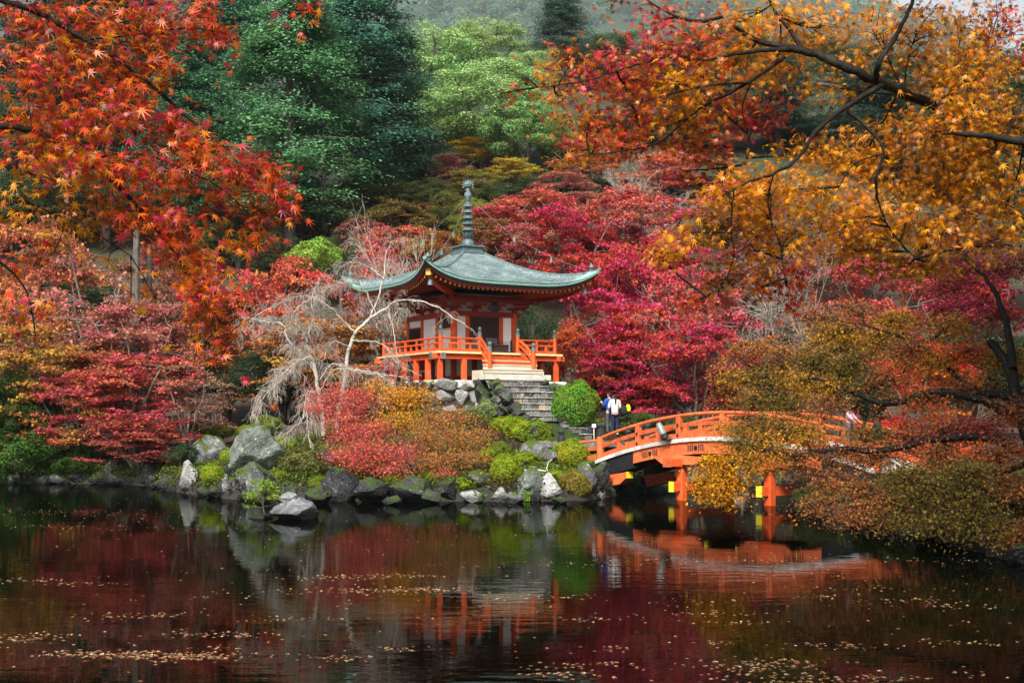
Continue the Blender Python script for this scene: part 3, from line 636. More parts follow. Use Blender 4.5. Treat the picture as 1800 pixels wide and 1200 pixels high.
M['tread'] = stone_mat('lichen_tread', (.12, .12, .1), (.26, .25, .22), (.42, .4, .36), mosslev=1.2, wet=.7)
steps = thing('stone_staircase', 'worn stone staircase climbing to the pavilion', 'stairs', (PC[0], PC[1], 4.6), rad(30))
NS = 10; z = -.14; y = -4.5
for k in range(NS):
    rise = .25; x = -1.12 + rng.uniform(-.08, .05) + (.22 * k if k > 6 else 0); hw1 = 1.15 + .1 * (k > 5)
    big = k > 4
    while x < hw1 - .05:
        w_ = rng.uniform(.28, .5) if not big else rng.uniform(.5, 1.1)
        w_ = min(w_, hw1 - x)
        if hw1 - x - w_ < .15: w_ = hw1 - x
        b = obj('step_stone', MB().box(-w_ / 2 + .008, w_ / 2 - .008, -.26, .3, -rise - .02, -.052, .025).mesh('step_stone'), None, steps, loc=(x + w_ / 2, y + rng.uniform(-.015, .015), z + rng.uniform(-.012, .012)), rot=(0, 0, rng.uniform(-.03, .03)))
        b.data.materials.append(M['stone_tan'] if rng.random() < .14 and not big else M['stone_step']); x += w_
    xa = -1.14 + (.22 * k if k > 6 else 0)
    while xa < hw1 - .1:
        xb = min(xa + rng.uniform(.6, 1.3), hw1 + .03)
        if hw1 - xb < .25: xb = hw1 + .03
        MB().box(xa + .006, xb - .006, y - .3, y + .3, z - .05, z + rng.uniform(-.008, .008), .014).build('tread_slab', M['tread'], steps); xa = xb
    z -= rise; y -= .4
core = MB(); prof = [(-4.3, -.4), (-4.3, -3.2), (y - .2, -3.2), (y + .1, z - .05)]
core.raw([(-1.05, a, b) for a, b in prof] + [(1.1, a, b) for a, b in prof], [(3, 2, 1, 0), (4, 5, 6, 7), (0, 1, 5, 4), (1, 2, 6, 5), (2, 3, 7, 6), (3, 0, 4, 7)]); core.build('stair_core', M['rock_dark'], steps)
for k in range(9):
    for r_ in range(3):
        zz = -.35 - .25 * k - .42 * r_
        if zz < -2.75: continue
        for sx in (-1, 1):
            o = obj('cheek_stone', STONES[rng.randrange(7)], None, steps, loc=(sx * (1.22 + .05 * r_) + rng.uniform(-.04, .04), -4.65 - .42 * k, zz), rot=(0, 0, rng.uniform(0, 6)), scale=(.24, .3, .27)); set_mat(o, M[rng.choice(('rock_dark', 'rock_grey', 'rock_dark'))])
MB().box(-1.3, 1.9, y - 1.2, y + .3, z - .3, z - .04, .04).build('landing', M['stone_step'], steps)
# ---------------------------------------------------------------- the arched bridge
BL, BW = 12.7, 2.35; BO = Vector((3.25, 50.4, 0)); BA = math.atan2(-.809, .588)
def zd(x): t = (x - BL / 2) / (BL / 2); return 1.28 + .9 * (1 - min(abs(t), 1.15) ** 2)
def b2w(x, y, z): return Matrix.Translation(BO) @ Matrix.Rotation(BA, 4, 'Z') @ Vector((x, y, z))
br = thing('arched_bridge', 'vermilion arched wooden bridge with whitewashed deck edge crossing the pond', 'bridge', BO, BA)
def arc(x0, x1, y, n=16): return [(Vector((x0 + (x1 - x0) * i / n, y, zd(x0 + (x1 - x0) * i / n))), Vector((0, 1, 0)), Vector((0, 0, 1))) for i in range(n + 1)]
def arcbeam(name, mat, x0, x1, y, prof, n=16, parent=br): return MB().sweep(arc(x0, x1, y, n), prof).build(name, M[mat], parent)
def rect(a, b0, b1): return [(-a, b0), (a, b0), (a, b1), (-a, b1)]
# deck planks
NP = 46
for k in range(NP):
    x0 = -.05 + (BL + .1) * k / NP; x1 = -.05 + (BL + .1) * (k + 1) / NP - .008
    MB().raw([(x0, -.2, zd(x0) - .13), (x1, -.2, zd(x1) - .13), (x1, BW + .2, zd(x1) - .13), (x0, BW + .2, zd(x0) - .13), (x0, -.2, zd(x0)), (x1, -.2, zd(x1)), (x1, BW + .2, zd(x1)), (x0, BW + .2, zd(x0))],
             [(3, 2, 1, 0), (4, 5, 6, 7), (0, 1, 5, 4), (2, 3, 7, 6), (1, 2, 6, 5), (3, 0, 4, 7)]).build('plank', M['plank_white'], br)
# girders: vermilion in the span, black lacquered ends
for y in (.0, BW):
    gd = arcbeam('girder', 'vermilion_old', 2.0, BL - 2.0, y, rect(.13, -.56, -.134), 22)
    for x0, x1 in ((-.1, 1.99), (BL - 1.99, BL + .1)):
        ge = MB(); pts = arc(x0, x1, y, 8); ge.sweep(pts, rect(.128, -.72, -.136)); ge.build('girder_end', M['black_paint'], br)
    if y == 0:
        for cx in (2.9, 5.2, 7.6, 9.6):
            for dx in (-.36, -.26, -.16, .16, .26, .36):
                x = cx + dx; MB().box(x - .028, x + .028, -.145, -.128, zd(x) - .46, zd(x) - .24, .006).build('slot_fitting', M['black_paint'], gd)
            MB().lathe([(.09, 0), (.09, .016), (.06, .024)], (0, 0, 0), 12).build('emblem', M['black_paint'], gd, loc=(cx, -.13, zd(cx) - .35), rot=(rad(90), 0, 0))
arcbeam('centre_girder', 'red_dark', -.1, BL + .1, BW / 2, rect(.12, -.6, -.14), 20)
# corbels at the two ends
for y in (0, BW):
    for x0, s in ((-.1, 1), (BL + .1, -1)):
        c = MB(); z0 = zd(0) - .74; L_ = 1.75
        c.raw([(x0, y - .15, z0 - .34), (x0 + s * L_ * .8, y - .15, z0 - .1), (x0 + s * L_, y - .15, z0 + .14), (x0 + s * L_, y - .15, z0 + .34), (x0, y - .15, z0 + .1),
               (x0, y + .15, z0 - .34), (x0 + s * L_ * .8, y + .15, z0 - .1), (x0 + s * L_, y + .15, z0 + .14), (x0 + s * L_, y + .15, z0 + .34), (x0, y + .15, z0 + .1)],
              [(0, 1, 2, 3, 4), (9, 8, 7, 6, 5), (0, 5, 6, 1), (1, 6, 7, 2), (2, 7, 8, 3), (3, 8, 9, 4), (4, 9, 5, 0)] if s > 0 else [(4, 3, 2, 1, 0), (5, 6, 7, 8, 9), (1, 6, 5, 0), (2, 7, 6, 1), (3, 8, 7, 2), (4, 9, 8, 3), (0, 5, 9, 4)])
        co = c.build('corbel', M['vermilion_old'], br)
        MB().box(x0 + s * L_ if s > 0 else x0 - L_ - .02, x0 + L_ + .02 if s > 0 else x0 - L_, y - .155, y + .155, z0 + .12, z0 + .35).build('corbel_end', M['lemon'], co)
# trestles
for x in (4.33, 8.41):
    for y in (.05, BW - .05):
        MB().box(x - .145, x + .145, y - .145, y + .145, -1.2, zd(x) - .952, .03).build('pillar', M['vermilion'], br)
    cb = MB().box(x - .2, x + .2, -.62, BW + .62, zd(x) - .95, zd(x) - .67, .02).build('cap_beam', M['vermilion'], br)
    for s, y in ((-1, -.62), (1, BW + .62)): MB().box(x - .205, x + .205, min(y, y + s * .02), max(y, y + s * .02), zd(x) - .955, zd(x) - .665).build('cap_beam_end', M['vermilion_old'], cb)
    for y in (0, BW):
        bo = MB(); zt = zd(x) - .57 - .02; w_ = 1.3
        bo.raw([(x - w_, y - .14, zt - .02), (x - w_ * .62, y - .14, zt - .28), (x + w_ * .62, y - .14, zt - .28), (x + w_, y - .14, zt - .02), (x, y - .14, zt + .045), (x - w_, y + .14, zt - .02), (x - w_ * .62, y + .14, zt - .28), (x + w_ * .62, y + .14, zt - .28), (x + w_, y + .14, zt - .02), (x, y + .14, zt + .045)],
               [(0, 1, 2, 3, 4), (9, 8, 7, 6, 5), (0, 5, 6, 1), (1, 6, 7, 2), (2, 7, 8, 3), (3, 8, 9, 4), (4, 9, 5, 0)]); b_ = bo.build('bolster', M['vermilion_old'], br)
        for s in (-1, 1): MB().box(x + s * w_ - (.0 if s > 0 else .03), x + s * w_ + (.03 if s > 0 else 0), y - .145, y + .145, zt - .1, zt + .05).build('bolster_end', M['lemon'], b_)
    ti = MB().box(x - .09, x + .09, -.42, BW + .42, .3, .62, .01).build('tie_beam', M['vermilion'], br)
    for s, y in ((-1, -.42), (1, BW + .42)): MB().box(x - .12, x + .12, min(y, y + s * .03), max(y, y + s * .03), .28, .64).build('tie_beam_end', M['lemon'], ti)
# railings
for side, y in ((0, .02), (1, BW - .02)):
    arcbeam('bottom_rail', 'vermilion_old', 0, BL, y, rect(.075, .004, .2), 20); arcbeam('middle_rail', 'vermilion_old', 0, BL, y, rect(.06, .4, .54), 20)
    MB().tube([p + Vector((0, 0, .8)) for p, _, _ in arc(-.0, BL, y, 22)], .062, 10).build('handrail', M['vermilion_old'], br, 'auto')
    npost = 6
    for k in range(npost + 1):
        x = BL * k / npost
        if 0 < k < npost:
            po = MB().box(x - .1, x + .1, y - .085, y + .085, zd(x) + .002, zd(x) + .76, .012).build('railing_post', M['vermilion_old'], br)
            for zz in (.12, .47):
                s = -1 if side == 0 else 1
                q = y - .09 if side == 0 else y + .09
                MB().raw([(x, q, zd(x) + zz + .08), (x - .07, q, zd(x) + zz), (x, q, zd(x) + zz - .08), (x + .07, q, zd(x) + zz), (x, q + s * .012, zd(x) + zz)], [(0, 1, 4), (1, 2, 4), (2, 3, 4), (3, 0, 4), (3, 2, 1, 0)]).build('diamond_fitting', M['black_paint'], po)
        if k < npost:
            x = BL * (k + .5) / npost
            MB().box(x - .09, x + .09, y - .055, y + .055, zd(x) + .19, zd(x) + .41, .01).build('railing_strut', M['vermilion_old'], br)
    for x in (0, BL):
        po = MB().lathe([(.14, -.1), (.14, .86)], (x, y, zd(x)), 16).build('newel_post', M['vermilion_old'], br, 'auto')
        MB().lathe([(.15, 0), (.15, .16), (.135, .17), (.135, .26), (.09, .28), (.09, .31), (.14, .37), (.15, .42), (.1, .47), (.02, .52)], (x, y, zd(x) + .862), 16).build('post_cap', M['black_metal'], po, 'auto')
# wing rails at the island end
for y, dx, dy in ((.02, -1.9, -.35), (BW - .02, -1.7, .5), ):
    p = Vector((0, y, zd(0))); q = p + Vector((dx, dy, -.15)); d = (q - p).normalized(); sdv = Vector((d.y, -d.x, 0)).normalized(); u_ = Vector((0, 0, 1))
    MB().tube([p + u_ * .72, q + u_ * .72], .055, 8).build('wing_handrail', M['vermilion_old'], br, 'auto')
    MB().sweep([(p, sdv, u_), (q, sdv, u_)], rect(.06, .36, .5)).build('wing_middle_rail', M['vermilion_old'], br)
    MB().sweep([(p, sdv, u_), (q, sdv, u_)], rect(.07, .02, .18)).build('wing_bottom_rail', M['vermilion_old'], br)
    po = MB().lathe([(.13, -.5), (.13, .78)], q, 14).build('newel_post', M['vermilion_old'], br, 'auto')
    MB().lathe([(.14, 0), (.14, .16), (.125, .17), (.125, .24), (.085, .26), (.085, .29), (.13, .35), (.135, .4), (.09, .45), (.02, .5)], (q.x, q.y, q.z + .782), 14).build('post_cap', M['black_metal'], po, 'auto')
    c = p.lerp(q, .5); MB().sweep([(c - d * .08, sdv, u_), (c + d * .08, sdv, u_)], rect(.05, .17, .7)).build('railing_strut', M['vermilion_old'], br)
# stone abutments, dark under the arch
for nm, x0, x1, lb in (('stone_abutment', -2.2, -.3, 'dark stone abutment under the island end of the bridge'), ('stone_abutment', BL + .3, BL + 2.2, 'dark stone abutment under the far end of the bridge')):
    ab = thing(nm, lb, 'stone wall', BO, BA)
    for r_ in range(3):
        for c_ in range(5):
            o = obj('stone', STONES[(r_ * 5 + c_) % 7], None, ab, loc=((x0 + x1) / 2 + .2 * (c_ % 2), -.3 + .75 * c_, -.1 + .45 * r_), rot=(0, 0, c_ + r_), scale=(.75, .5, .32)); set_mat(o, M['rock_dark'])
# floodlight clamped outside the railing
fx = 3.9; fw = b2w(fx, -.26, zd(fx))
fl_ = thing('floodlight', 'grey cylindrical floodlight clamped to the outside of the bridge railing', 'floodlight', fw, BA)
MB().lathe([(.1, 0), (.13, .03), (.13, .3), (.1, .36), (.1, .42), (.06, .46)], n=14).build('lamp_housing', M['steel'], fl_, 'auto', loc=(-.1, -.05, .18), rot=(rad(12), rad(-24), 0))
MB().lathe([(.135, 0), (.135, .12)], n=14).build('lamp_hood', M['black_paint'], fl_, 'auto', loc=(-.02, -.03, .06), rot=(rad(12), rad(-24), 0))
MB().box(-.16, .2, -.1, .14, .0, .05, .01).build('bracket', M['black_paint'], fl_)
# small garden lamp with its cable among the island shrubs
lp = P(967, 833, seat(967, 836) - .3); gl = thing('garden_lamp', 'small black garden spotlight on the mossy bank with white cable', 'lamp', lp)
MB().lathe([(.05, -.1), (.09, -.06), (.11, .12), (.09, .14)], n=12).build('lamp_housing', M['black_paint'], gl, 'auto', rot=(rad(40), rad(20), 0))
MB().tube([(0, .05, -.05), (-.12, .15, .2), (-.05, .25, .42), (.08, .3, .5)], .009, 6).build('cable', M['white'], gl); MB().tube([(-.12, .15, .1), (-.5, .2, .16), (-.9, .25, .14)], .009, 6).build('cable', M['white'], gl)
MB().box(-.03, .03, -.03, .03, -.5, -.05).build('stake', M['black_paint'], gl)
lp = P(922, 812, seat(922, 815) - .2); gl = thing('junction_box', 'small black electrical box on the moss beside the grey boulder', 'box', lp)
MB().box(-.12, .12, -.08, .08, -.3, .1, .01).build('box_body', M['black_paint'], gl); MB().box(-.13, .13, -.09, .09, .1, .125, .005).build('box_lid', M['black_paint'], gl)
lp = P(1044, 752, 55.5); gl = thing('notice_board', 'tiny white notice on a short stake beside the lowest stone step', 'sign', lp)
MB().box(-.08, .08, -.012, .012, .02, .16, .004).build('notice_panel', M['white'], gl); MB().box(-.02, .02, .013, .04, -.6, .15).build('stake', M['grey_wood'], gl)
# ---------------------------------------------------------------- people (skin-modifier figures)
def skin_obj(name, verts, edges, radii, mat, parent, root=0, sub=2):
    me = bpy.data.meshes.new(name); me.from_pydata(verts, edges, [])
    o = bpy.data.objects.new(name, me); link(o, parent)
    md = o.modifiers.new('skin', 'SKIN'); md.use_smooth_shade = True
    sv = me.skin_vertices[0].data if me.skin_vertices else None
    if sv is None: me.skin_vertices.new(); sv = me.skin_vertices[0].data
    for i, r in enumerate(radii):
        sv[i].radius = (r, r) if not hasattr(r, '__len__') else r
        sv[i].use_root = (i == root)
    sb = o.modifiers.new('sub', 'SUBSURF'); sb.levels = sub; sb.render_levels = sub
    dg = bpy.context.evaluated_depsgraph_get(); ev = o.evaluated_get(dg)
    nm = bpy.data.meshes.new_from_object(ev); nm.name = name
    o.modifiers.clear(); o.data = nm; bpy.data.meshes.remove(me)
    nm.polygons.foreach_set('use_smooth', np.ones(len(nm.polygons), bool)); nm.materials.clear(); nm.materials.append(mat)
    return o
def cloth(name, c, rough=.8): return rough_mat(name, tuple(x * .85 for x in c), c, 9, rough, .2, 60)
SKIN = rough_mat('skin', (.45, .24, .16), (.52, .29, .2), 6, .55, 0); HAIR = rough_mat('black_hair', (.008, .006, .005), (.02, .015, .012), 20, .4, 0)
def person(label, loc, rz, top, trousers, shoe, arms, hair='short', H=1.7, long_coat=False, hat=None, lean=0):
    """faces local -Y; arms: list of two (elbow, hand) positions"""
    t = thing('person', label, 'person', loc, rz); k = H / 1.7
    V = lambda p: tuple(q * k for q in p)
    hip, ches, neck = (0, 0, .93), (0, lean * .5, 1.28), (0, lean, 1.45)
    vs_ = [hip, (0, lean * .2, 1.08), ches, (0, lean * .9, 1.4), neck, (0, lean - .01, 1.52), (0, lean - .015, 1.6), (0, lean - .015, 1.67)]
    rs = [(.15, .11), (.135, .1), (.16, .11), (.11, .09), .052, .075, (.078, .095), (.055, .07)]
    es = [(i, i + 1) for i in range(7)]
    for s, (el, ha) in zip((-1, 1), arms):
        b = len(vs_); sh = (s * .175, lean * .9, 1.39)
        el = Vector(el); ha = Vector(ha); d = (ha - el).normalized(); sidev = d.cross(Vector((0, 0, 1))).normalized() if abs(d.z) < .9 else Vector((0, 1, 0)); palm = ha + d * .06
        vs_ += [sh, tuple(el), tuple(ha), tuple(palm)]; rs += [.06, .045, .03, (.04, .02)]; es += [(3, b), (b, b + 1), (b + 1, b + 2), (b + 2, b + 3)]
        for f_, (off, ln) in enumerate(((-.034, .06), (-.012, .075), (.012, .07), (.032, .055))):
            vs_ += [tuple(palm + sidev * off + d * .03), tuple(palm + sidev * off * 1.1 + d * (.03 + ln) + Vector((0, 0, -.015)))]; rs += [.009, .007]; n_ = len(vs_); es += [(b + 3, n_ - 2), (n_ - 2, n_ - 1)]
        vs_ += [tuple(ha + d * .03 + sidev * -.05), tuple(ha + d * .075 + sidev * -.062)]; rs += [.01, .008]; n_ = len(vs_); es += [(b + 2, n_ - 2), (n_ - 2, n_ - 1)]
    for s in (-1, 1):
        b = len(vs_); vs_ += [(s * .09, 0, .86), (s * .1, -.015, .48), (s * .105, .03, .1), (s * .11, -.1, .04)]; rs += [.085, .058, .04, (.04, .03)]; es += [(0, b), (b, b + 1), (b + 1, b + 2), (b + 2, b + 3)]
    body = skin_obj('body', [V(v) for v in vs_], es, [tuple(q * k for q in r) if hasattr(r, '__len__') else r * k for r in rs], SKIN, t)
    # face: nose, eyes, mouth, ears
    f = MB(); zc = 1.6
    f.raw([V(p) for p in [(-.015, lean - .1, zc - .03), (.015, lean - .1, zc - .03), (0, lean - .13, zc - .028), (0, lean - .1, zc + .02)]], [(0, 1, 2), (1, 3, 2), (3, 0, 2), (0, 3, 1)]); f.build('nose', SKIN, t)
    for s in (-1, 1):
        MB().lathe([(.004, -.006), (.011, 0), (.004, .006)], V((s * .032, lean - .098, zc + .01)), 8).build('eye', M['black_paint'], t)
        MB().lathe([(.008, -.03), (.02, -.01), (.02, .015), (.008, .03)], V((s * .08, lean - .01, zc)), 8).build('ear', SKIN, t)
    MB().box(*[q * k for q in (-.022, .022, lean - .1, lean - .09, zc - .062, zc - .054)]).build('mouth', M['red_dark'], t)
    # clothes
    cv = [(0, 0, .86 if not long_coat else .78), (0, lean * .2, 1.06), ches, (0, lean * .9, 1.41)]; cr = [(.175, .13), (.155, .12), (.18, .13), (.115, .1)]; ce = [(0, 1), (1, 2), (2, 3)]
    for s, (el, ha) in zip((-1, 1), arms):
        b = len(cv); cv += [(s * .185, lean * .9, 1.385), el, tuple(Vector(el).lerp(Vector(ha), .9))]; cr += [.075, .06, .045]; ce += [(3, b), (b, b + 1), (b + 1, b + 2)]
    skin_obj('jacket', [V(v) for v in cv], ce, [tuple(q * k for q in r) if hasattr(r, '__len__') else r * k for r in cr], top, t)
    tv = [(0, 0, .95)]; tr = [(.155, .115)]; te = []
    for s in (-1, 1):
        b = len(tv); tv += [(s * .09, 0, .82), (s * .1, -.015, .48), (s * .105, .03, .07)]; tr += [.1, .072, .058]; te += [(0, b), (b, b + 1), (b + 1, b + 2)]
    skin_obj('trousers', [V(v) for v in tv], te, [tuple(q * k for q in r) if hasattr(r, '__len__') else r * k for r in tr], trousers, t)
    for s in (-1, 1): skin_obj('shoe', [V((s * .105, .05, .045)), V((s * .11, -.06, .04)), V((s * .112, -.15, .035))], [(0, 1), (1, 2)], [.045 * k, .045 * k, .033 * k], shoe, t)
    hv = [(0, lean + .02, 1.68), (0, lean + .055, 1.6), (0, lean + .05, 1.53)]; hr = [(.085, .085), (.092, .06), (.07, .04)]
    if hair == 'tail': hv += [(0, lean + .13, 1.52), (0, lean + .14, 1.36), (0, lean + .13, 1.25)]; hr += [.045, .04, .015]
    skin_obj('hair', [V(v) for v in hv], [(i, i + 1) for i in range(len(hv) - 1)], [tuple(q * k for q in r) if hasattr(r, '__len__') else r * k for r in hr], HAIR, t)
    if hat is not None: MB().lathe([(.17, 0), (.12, .02), (.112, .08), (.06, .13), (.01, .14)], V((0, lean, 1.66)), 14).build('hat', hat, t, 'auto')
    return t
BLUE, WHITE_K, NAVY, GREYC, PINK, YEL, BLK = cloth('blue_jacket_cloth', (.02, .09, .42)), cloth('white_knit', (.72, .7, .7)), cloth('navy_denim', (.012, .018, .06)), cloth('grey_trouser_cloth', (.08, .08, .1)), cloth('pink_cloth', (.6, .33, .4)), cloth('yellow_cloth', (.75, .6, .01)), cloth('black_cloth', (.01, .01, .014))
def gz(x, y): return ground(x, y)
DP = 56.6
pa = P(1080, 765, DP); ZP = ground(pa.x, DP) + .02
person('person in white sweater and navy jeans with dark ponytail, seen from behind', (pa.x, DP - .25, ZP), rad(-172), WHITE_K, NAVY, M['white'], [((-.24, -.06, 1.12), (-.12, -.28, 1.1)), ((.24, -.06, 1.12), (.12, -.3, 1.12))], 'tail', 1.68)
pb = P(1071, 765, DP + .3)
person('person in bright blue jacket and dark striped trousers beside the white sweater', (pb.x, DP + .2, ZP), rad(-150), BLUE, GREYC, M['white'], [((-.25, -.02, 1.12), (-.2, -.22, .95)), ((.25, -.03, 1.15), (.2, -.25, 1.3))], 'short', 1.74, True)
bp_ = P(1097, 722, DP - .1); bag = thing('backpack', 'black bag with bright yellow cover held beside the white sweater', 'bag', (bp_.x, DP - .1, ZP + .72))
skin_obj('bag_body', [(0, 0, .05), (0, 0, .28), (0, 0, .5)], [(0, 1), (1, 2)], [(.17, .12), (.2, .14), (.13, .1)], BLK, bag)
skin_obj('bag_cover', [(.17, -.03, .22), (.2, -.03, .4), (.12, -.04, .54)], [(0, 1), (1, 2)], [(.07, .09), (.09, .1), (.08, .08)], YEL, bag)
MB().tube([(-.1, .02, .5), (-.2, .05, .62), (-.32, .0, .45), (-.2, 0, .1)], .02, 6).build('strap', BLK, bag)
pc = P(1493, 700, 43.5)
person('person with pink top and pale pink hat half hidden by leaves beyond the bridge', (pc.x, 43.5, pc.z - 1.6), rad(60), PINK, GREYC, M['black_paint'], [((-.25, -.02, 1.12), (-.2, -.2, .95)), ((.25, -.03, 1.12), (.2, -.2, .98))], 'short', 1.62, hat=PINK)
# ---------------------------------------------------------------- foliage tools
def frames(n, rng, nor, tip=None, jitter=.6):
    """unit frames (t, b, n) around preferred normals and tip directions"""
    nor = nrm(nor + rng.normal(0, jitter, nor.shape))
    t = rng.normal(0, 1, nor.shape) if tip is None else tip + rng.normal(0, jitter, nor.shape)
    t = nrm(t - nor * (t * nor).sum(1, keepdims=True)); b = np.cross(nor, t)
    return t, b, nor
def kite_leaves(pos, t, b, n, s, wid=.42, fold=.1):
    N_ = len(pos); s = s[:, None]
    V = np.stack([pos - t * s * .5, pos + b * s * wid - n * s * fold, pos + t * s * .5 - n * s * fold * .8, pos - b * s * wid - n * s * fold], 1).reshape(-1, 3)
    i = np.arange(N_)[:, None] * 4; return V, (i + np.array([[0, 1, 2, 3]])).astype(np.int32)
def star_template(lobes):
    """palmate leaf: tips and notches around the petiole end, drooping tips; fan of triangles"""
    v = [(0, 0, 0)]
    ang = {7: [-128, -82, -40, 0, 40, 82, 128], 5: [-110, -52, 0, 52, 110]}[lobes]
    ln = {7: [.42, .72, .92, 1, .92, .72, .42], 5: [.55, .88, 1, .88, .55]}[lobes]
    ring = []
    for i, (a, l) in enumerate(zip(ang, ln)):
        a = rad(a); ring.append((math.cos(a) * l, math.sin(a) * l, -.16 * l * l))
        if i < len(ang) - 1: c = (a + rad(ang[i + 1])) / 2; ring.append((math.cos(c) * .23, math.sin(c) * .23, .0))
    ring.append((-.1, 0, 0)); v += ring; m_ = len(ring)
    f = [(0, 1 + i, 1 + (i + 1) % m_) for i in range(m_)]
    if lobes == 7: v += [(-.06, .022, 0), (-.06, -.022, 0), (-.85, .01, .16), (-.85, -.01, .16)]; k = len(v); f += [(k - 4, k - 3, k - 1), (k - 4, k - 1, k - 2)]      # stalk
    v = np.array(v, float); v[:, 2] -= .18 * v[:, 1] ** 2 + .12 * np.maximum(v[:, 0], 0) ** 2; v[:, 0] -= .25; v *= .58
    return v, np.array(f)
STAR7, STAR5 = star_template(7), star_template(5)
def star_leaves(pos, t, b, n, s, tpl, wid=None):
    v, f = tpl; N_ = len(pos)
    if wid is not None: b = b * wid[:, None]
    V = pos[:, None, :] + s[:, None, None] * (t[:, None, :] * v[None, :, 0:1] + b[:, None, :] * v[None, :, 1:2] + n[:, None, :] * v[None, :, 2:3])
    Fc = (np.arange(N_) * len(v))[:, None, None] + f[None]
    return V.reshape(-1, 3), Fc.reshape(-1, 3).astype(np.int32)
def tubes_mesh(name, paths, sides=4):
    """paths: list of (points array, radii array); vectorised tubes joined into one branch mesh"""
    Vs, Fs, base = [], [], 0
    for pts, rr in paths:
        pts = np.asarray(pts, float); rr = np.asarray(rr, float); k = len(pts); ns = sides if rr[0] < .05 else max(sides, 8)
        d = np.gradient(pts, axis=0); d = nrm(d); ref = np.array([.3, .9, .2]) if abs(d[0][2]) > .8 else np.array([0, 0, 1.])
        a = nrm(np.cross(d, ref)); b = np.cross(d, a); th = np.arange(ns) * 2 * np.pi / ns
        ring = pts[:, None] + rr[:, None, None] * (a[:, None] * np.cos(th)[None, :, None] + b[:, None] * np.sin(th)[None, :, None])
        Vs.append(ring.reshape(-1, 3)); i = np.arange(k - 1)[:, None] * ns; j = np.arange(ns)[None]
        q = np.stack([i + j, i + (j + 1) % ns, i + ns + (j + 1) % ns, i + ns + j], -1).reshape(-1, 4) + base
        Fs.append(q); base += k * ns
    return np_mesh(name, np.concatenate(Vs), np.concatenate(Fs), smooth=True)
def bez(pts, n=10, rng=None, wob=0):
    """smooth path through control points"""
    p = np.asarray(pts, float); k = len(p); t = np.linspace(0, k - 1, n); i = np.clip(t.astype(int), 0, k - 2); u = (t - i)[:, None]
    p0 = p[np.maximum(i - 1, 0)]; p1 = p[i]; p2 = p[i + 1]; p3 = p[np.minimum(i + 2, k - 1)]
    o = .5 * ((2 * p1) + (-p0 + p2) * u + (2 * p0 - 5 * p1 + 4 * p2 - p3) * u ** 2 + (-p0 + 3 * p1 - 3 * p2 + p3) * u ** 3)
    if wob and rng is not None: w_ = rng.normal(0, wob, o.shape); w_[0] = w_[-1] = 0; o = o + w_
    return o

# ---- prototypes (unit sizes in metres; copies share the meshes)
def gen_maple(seed, H=6., R_=3.6, pads=44, leaf=.15, per=270, limbs=5, low=.3, bare=0.0):
    rg = np.random.default_rng(seed); paths = []; nodes = []
    for i in range(limbs):
        az = 2 * np.pi * (i + rg.uniform(-.3, .3)) / limbs; rr = R_ * rg.uniform(.35, .75); zt = H * rg.uniform(.62, .9)
        b0 = np.array([rg.normal(0, .12), rg.normal(0, .12), -.4]); c = np.array([np.cos(az) * rr * .3, np.sin(az) * rr * .3, zt * .42]); e = np.array([np.cos(az) * rr, np.sin(az) * rr, zt])
        p = bez([b0, b0 * .4 + c * .5, c, (c + e) / 2 + rg.normal(0, .2, 3), e], 12, rg, .05); paths.append((p, np.linspace(.12 * H / 6, .025, 12))); nodes.append(p)
    nodes = np.concatenate(nodes); pos, nor, w_ = [], [], []
    for k in range(pads):
        az = rg.uniform(0, 2 * np.pi); u = rg.uniform(0, 1); rr = R_ * math.sqrt(u) * .8; top = H * (1 - .42 * (rr / R_) ** 2)
        zc = top - (H * (1 - low)) * .8 * rg.uniform(0, 1) ** 1.6; zc = max(zc, H * low * rg.uniform(.8, 1.2))
        c = np.array([np.cos(az) * rr, np.sin(az) * rr, zc])
        cand = nodes[nodes[:, 2] < zc + .1]
        if len(cand) == 0: cand = nodes
        q = cand[np.argmin(((cand - c) ** 2).sum(1))]; mid = (q + c) / 2 + np.array([0, 0, -.1]) + rg.normal(0, .1, 3)
        paths.append((bez([q, mid, c], 6), np.linspace(.03, .01, 6)))
        nt_ = rg.integers(6, 10); padw = rg.uniform(0, 1); tilt = rg.normal(0, .22, 2)
        for j in range(nt_):
            a2 = 2 * np.pi * (j + rg.uniform(0, .8)) / nt_; ln = R_ * rg.uniform(.16, .36); d = np.array([np.cos(a2), np.sin(a2), rg.uniform(-.16, .12) + tilt[0] * np.cos(a2) + tilt[1] * np.sin(a2)])
            m_ = int(per / nt_ * (1 - bare)); tt = rg.uniform(.05, 1, m_) ** .75; lat = (1.05 - .6 * tt)[:, None]
            pp = c + d * (tt * ln)[:, None] + rg.normal(0, 1, (m_, 3)) * np.array([.085, .085, .03]) * R_ * lat * .8; pp[:, 2] -= .16 * ln * tt ** 2
            pos.append(pp); nor.append(np.tile([d[0] * .25, d[1] * .25, 1.], (m_, 1))); w_.append(np.full(m_, padw))
            e = c + d * ln + np.array([0, 0, -.1 * ln]); paths.append((np.stack([c, (c + e) / 2 + rg.normal(0, .04, 3), e]), np.array([.011, .008, .004])))
    pos = np.concatenate(pos); nor = np.concatenate(nor); w_ = np.concatenate(w_); t, b, n = frames(len(pos), rg, nor, None, .5)
    V, Fc = kite_leaves(pos, t, b, n, leaf * rg.uniform(.6, 1.3, len(pos)))
    return tubes_mesh('trunk', paths, 4), np_mesh('crown', V, Fc, {'v': rg.uniform(0, 1, len(pos)), 'w': np.clip(w_ + rg.normal(0, .12, len(pos)), 0, 1)})
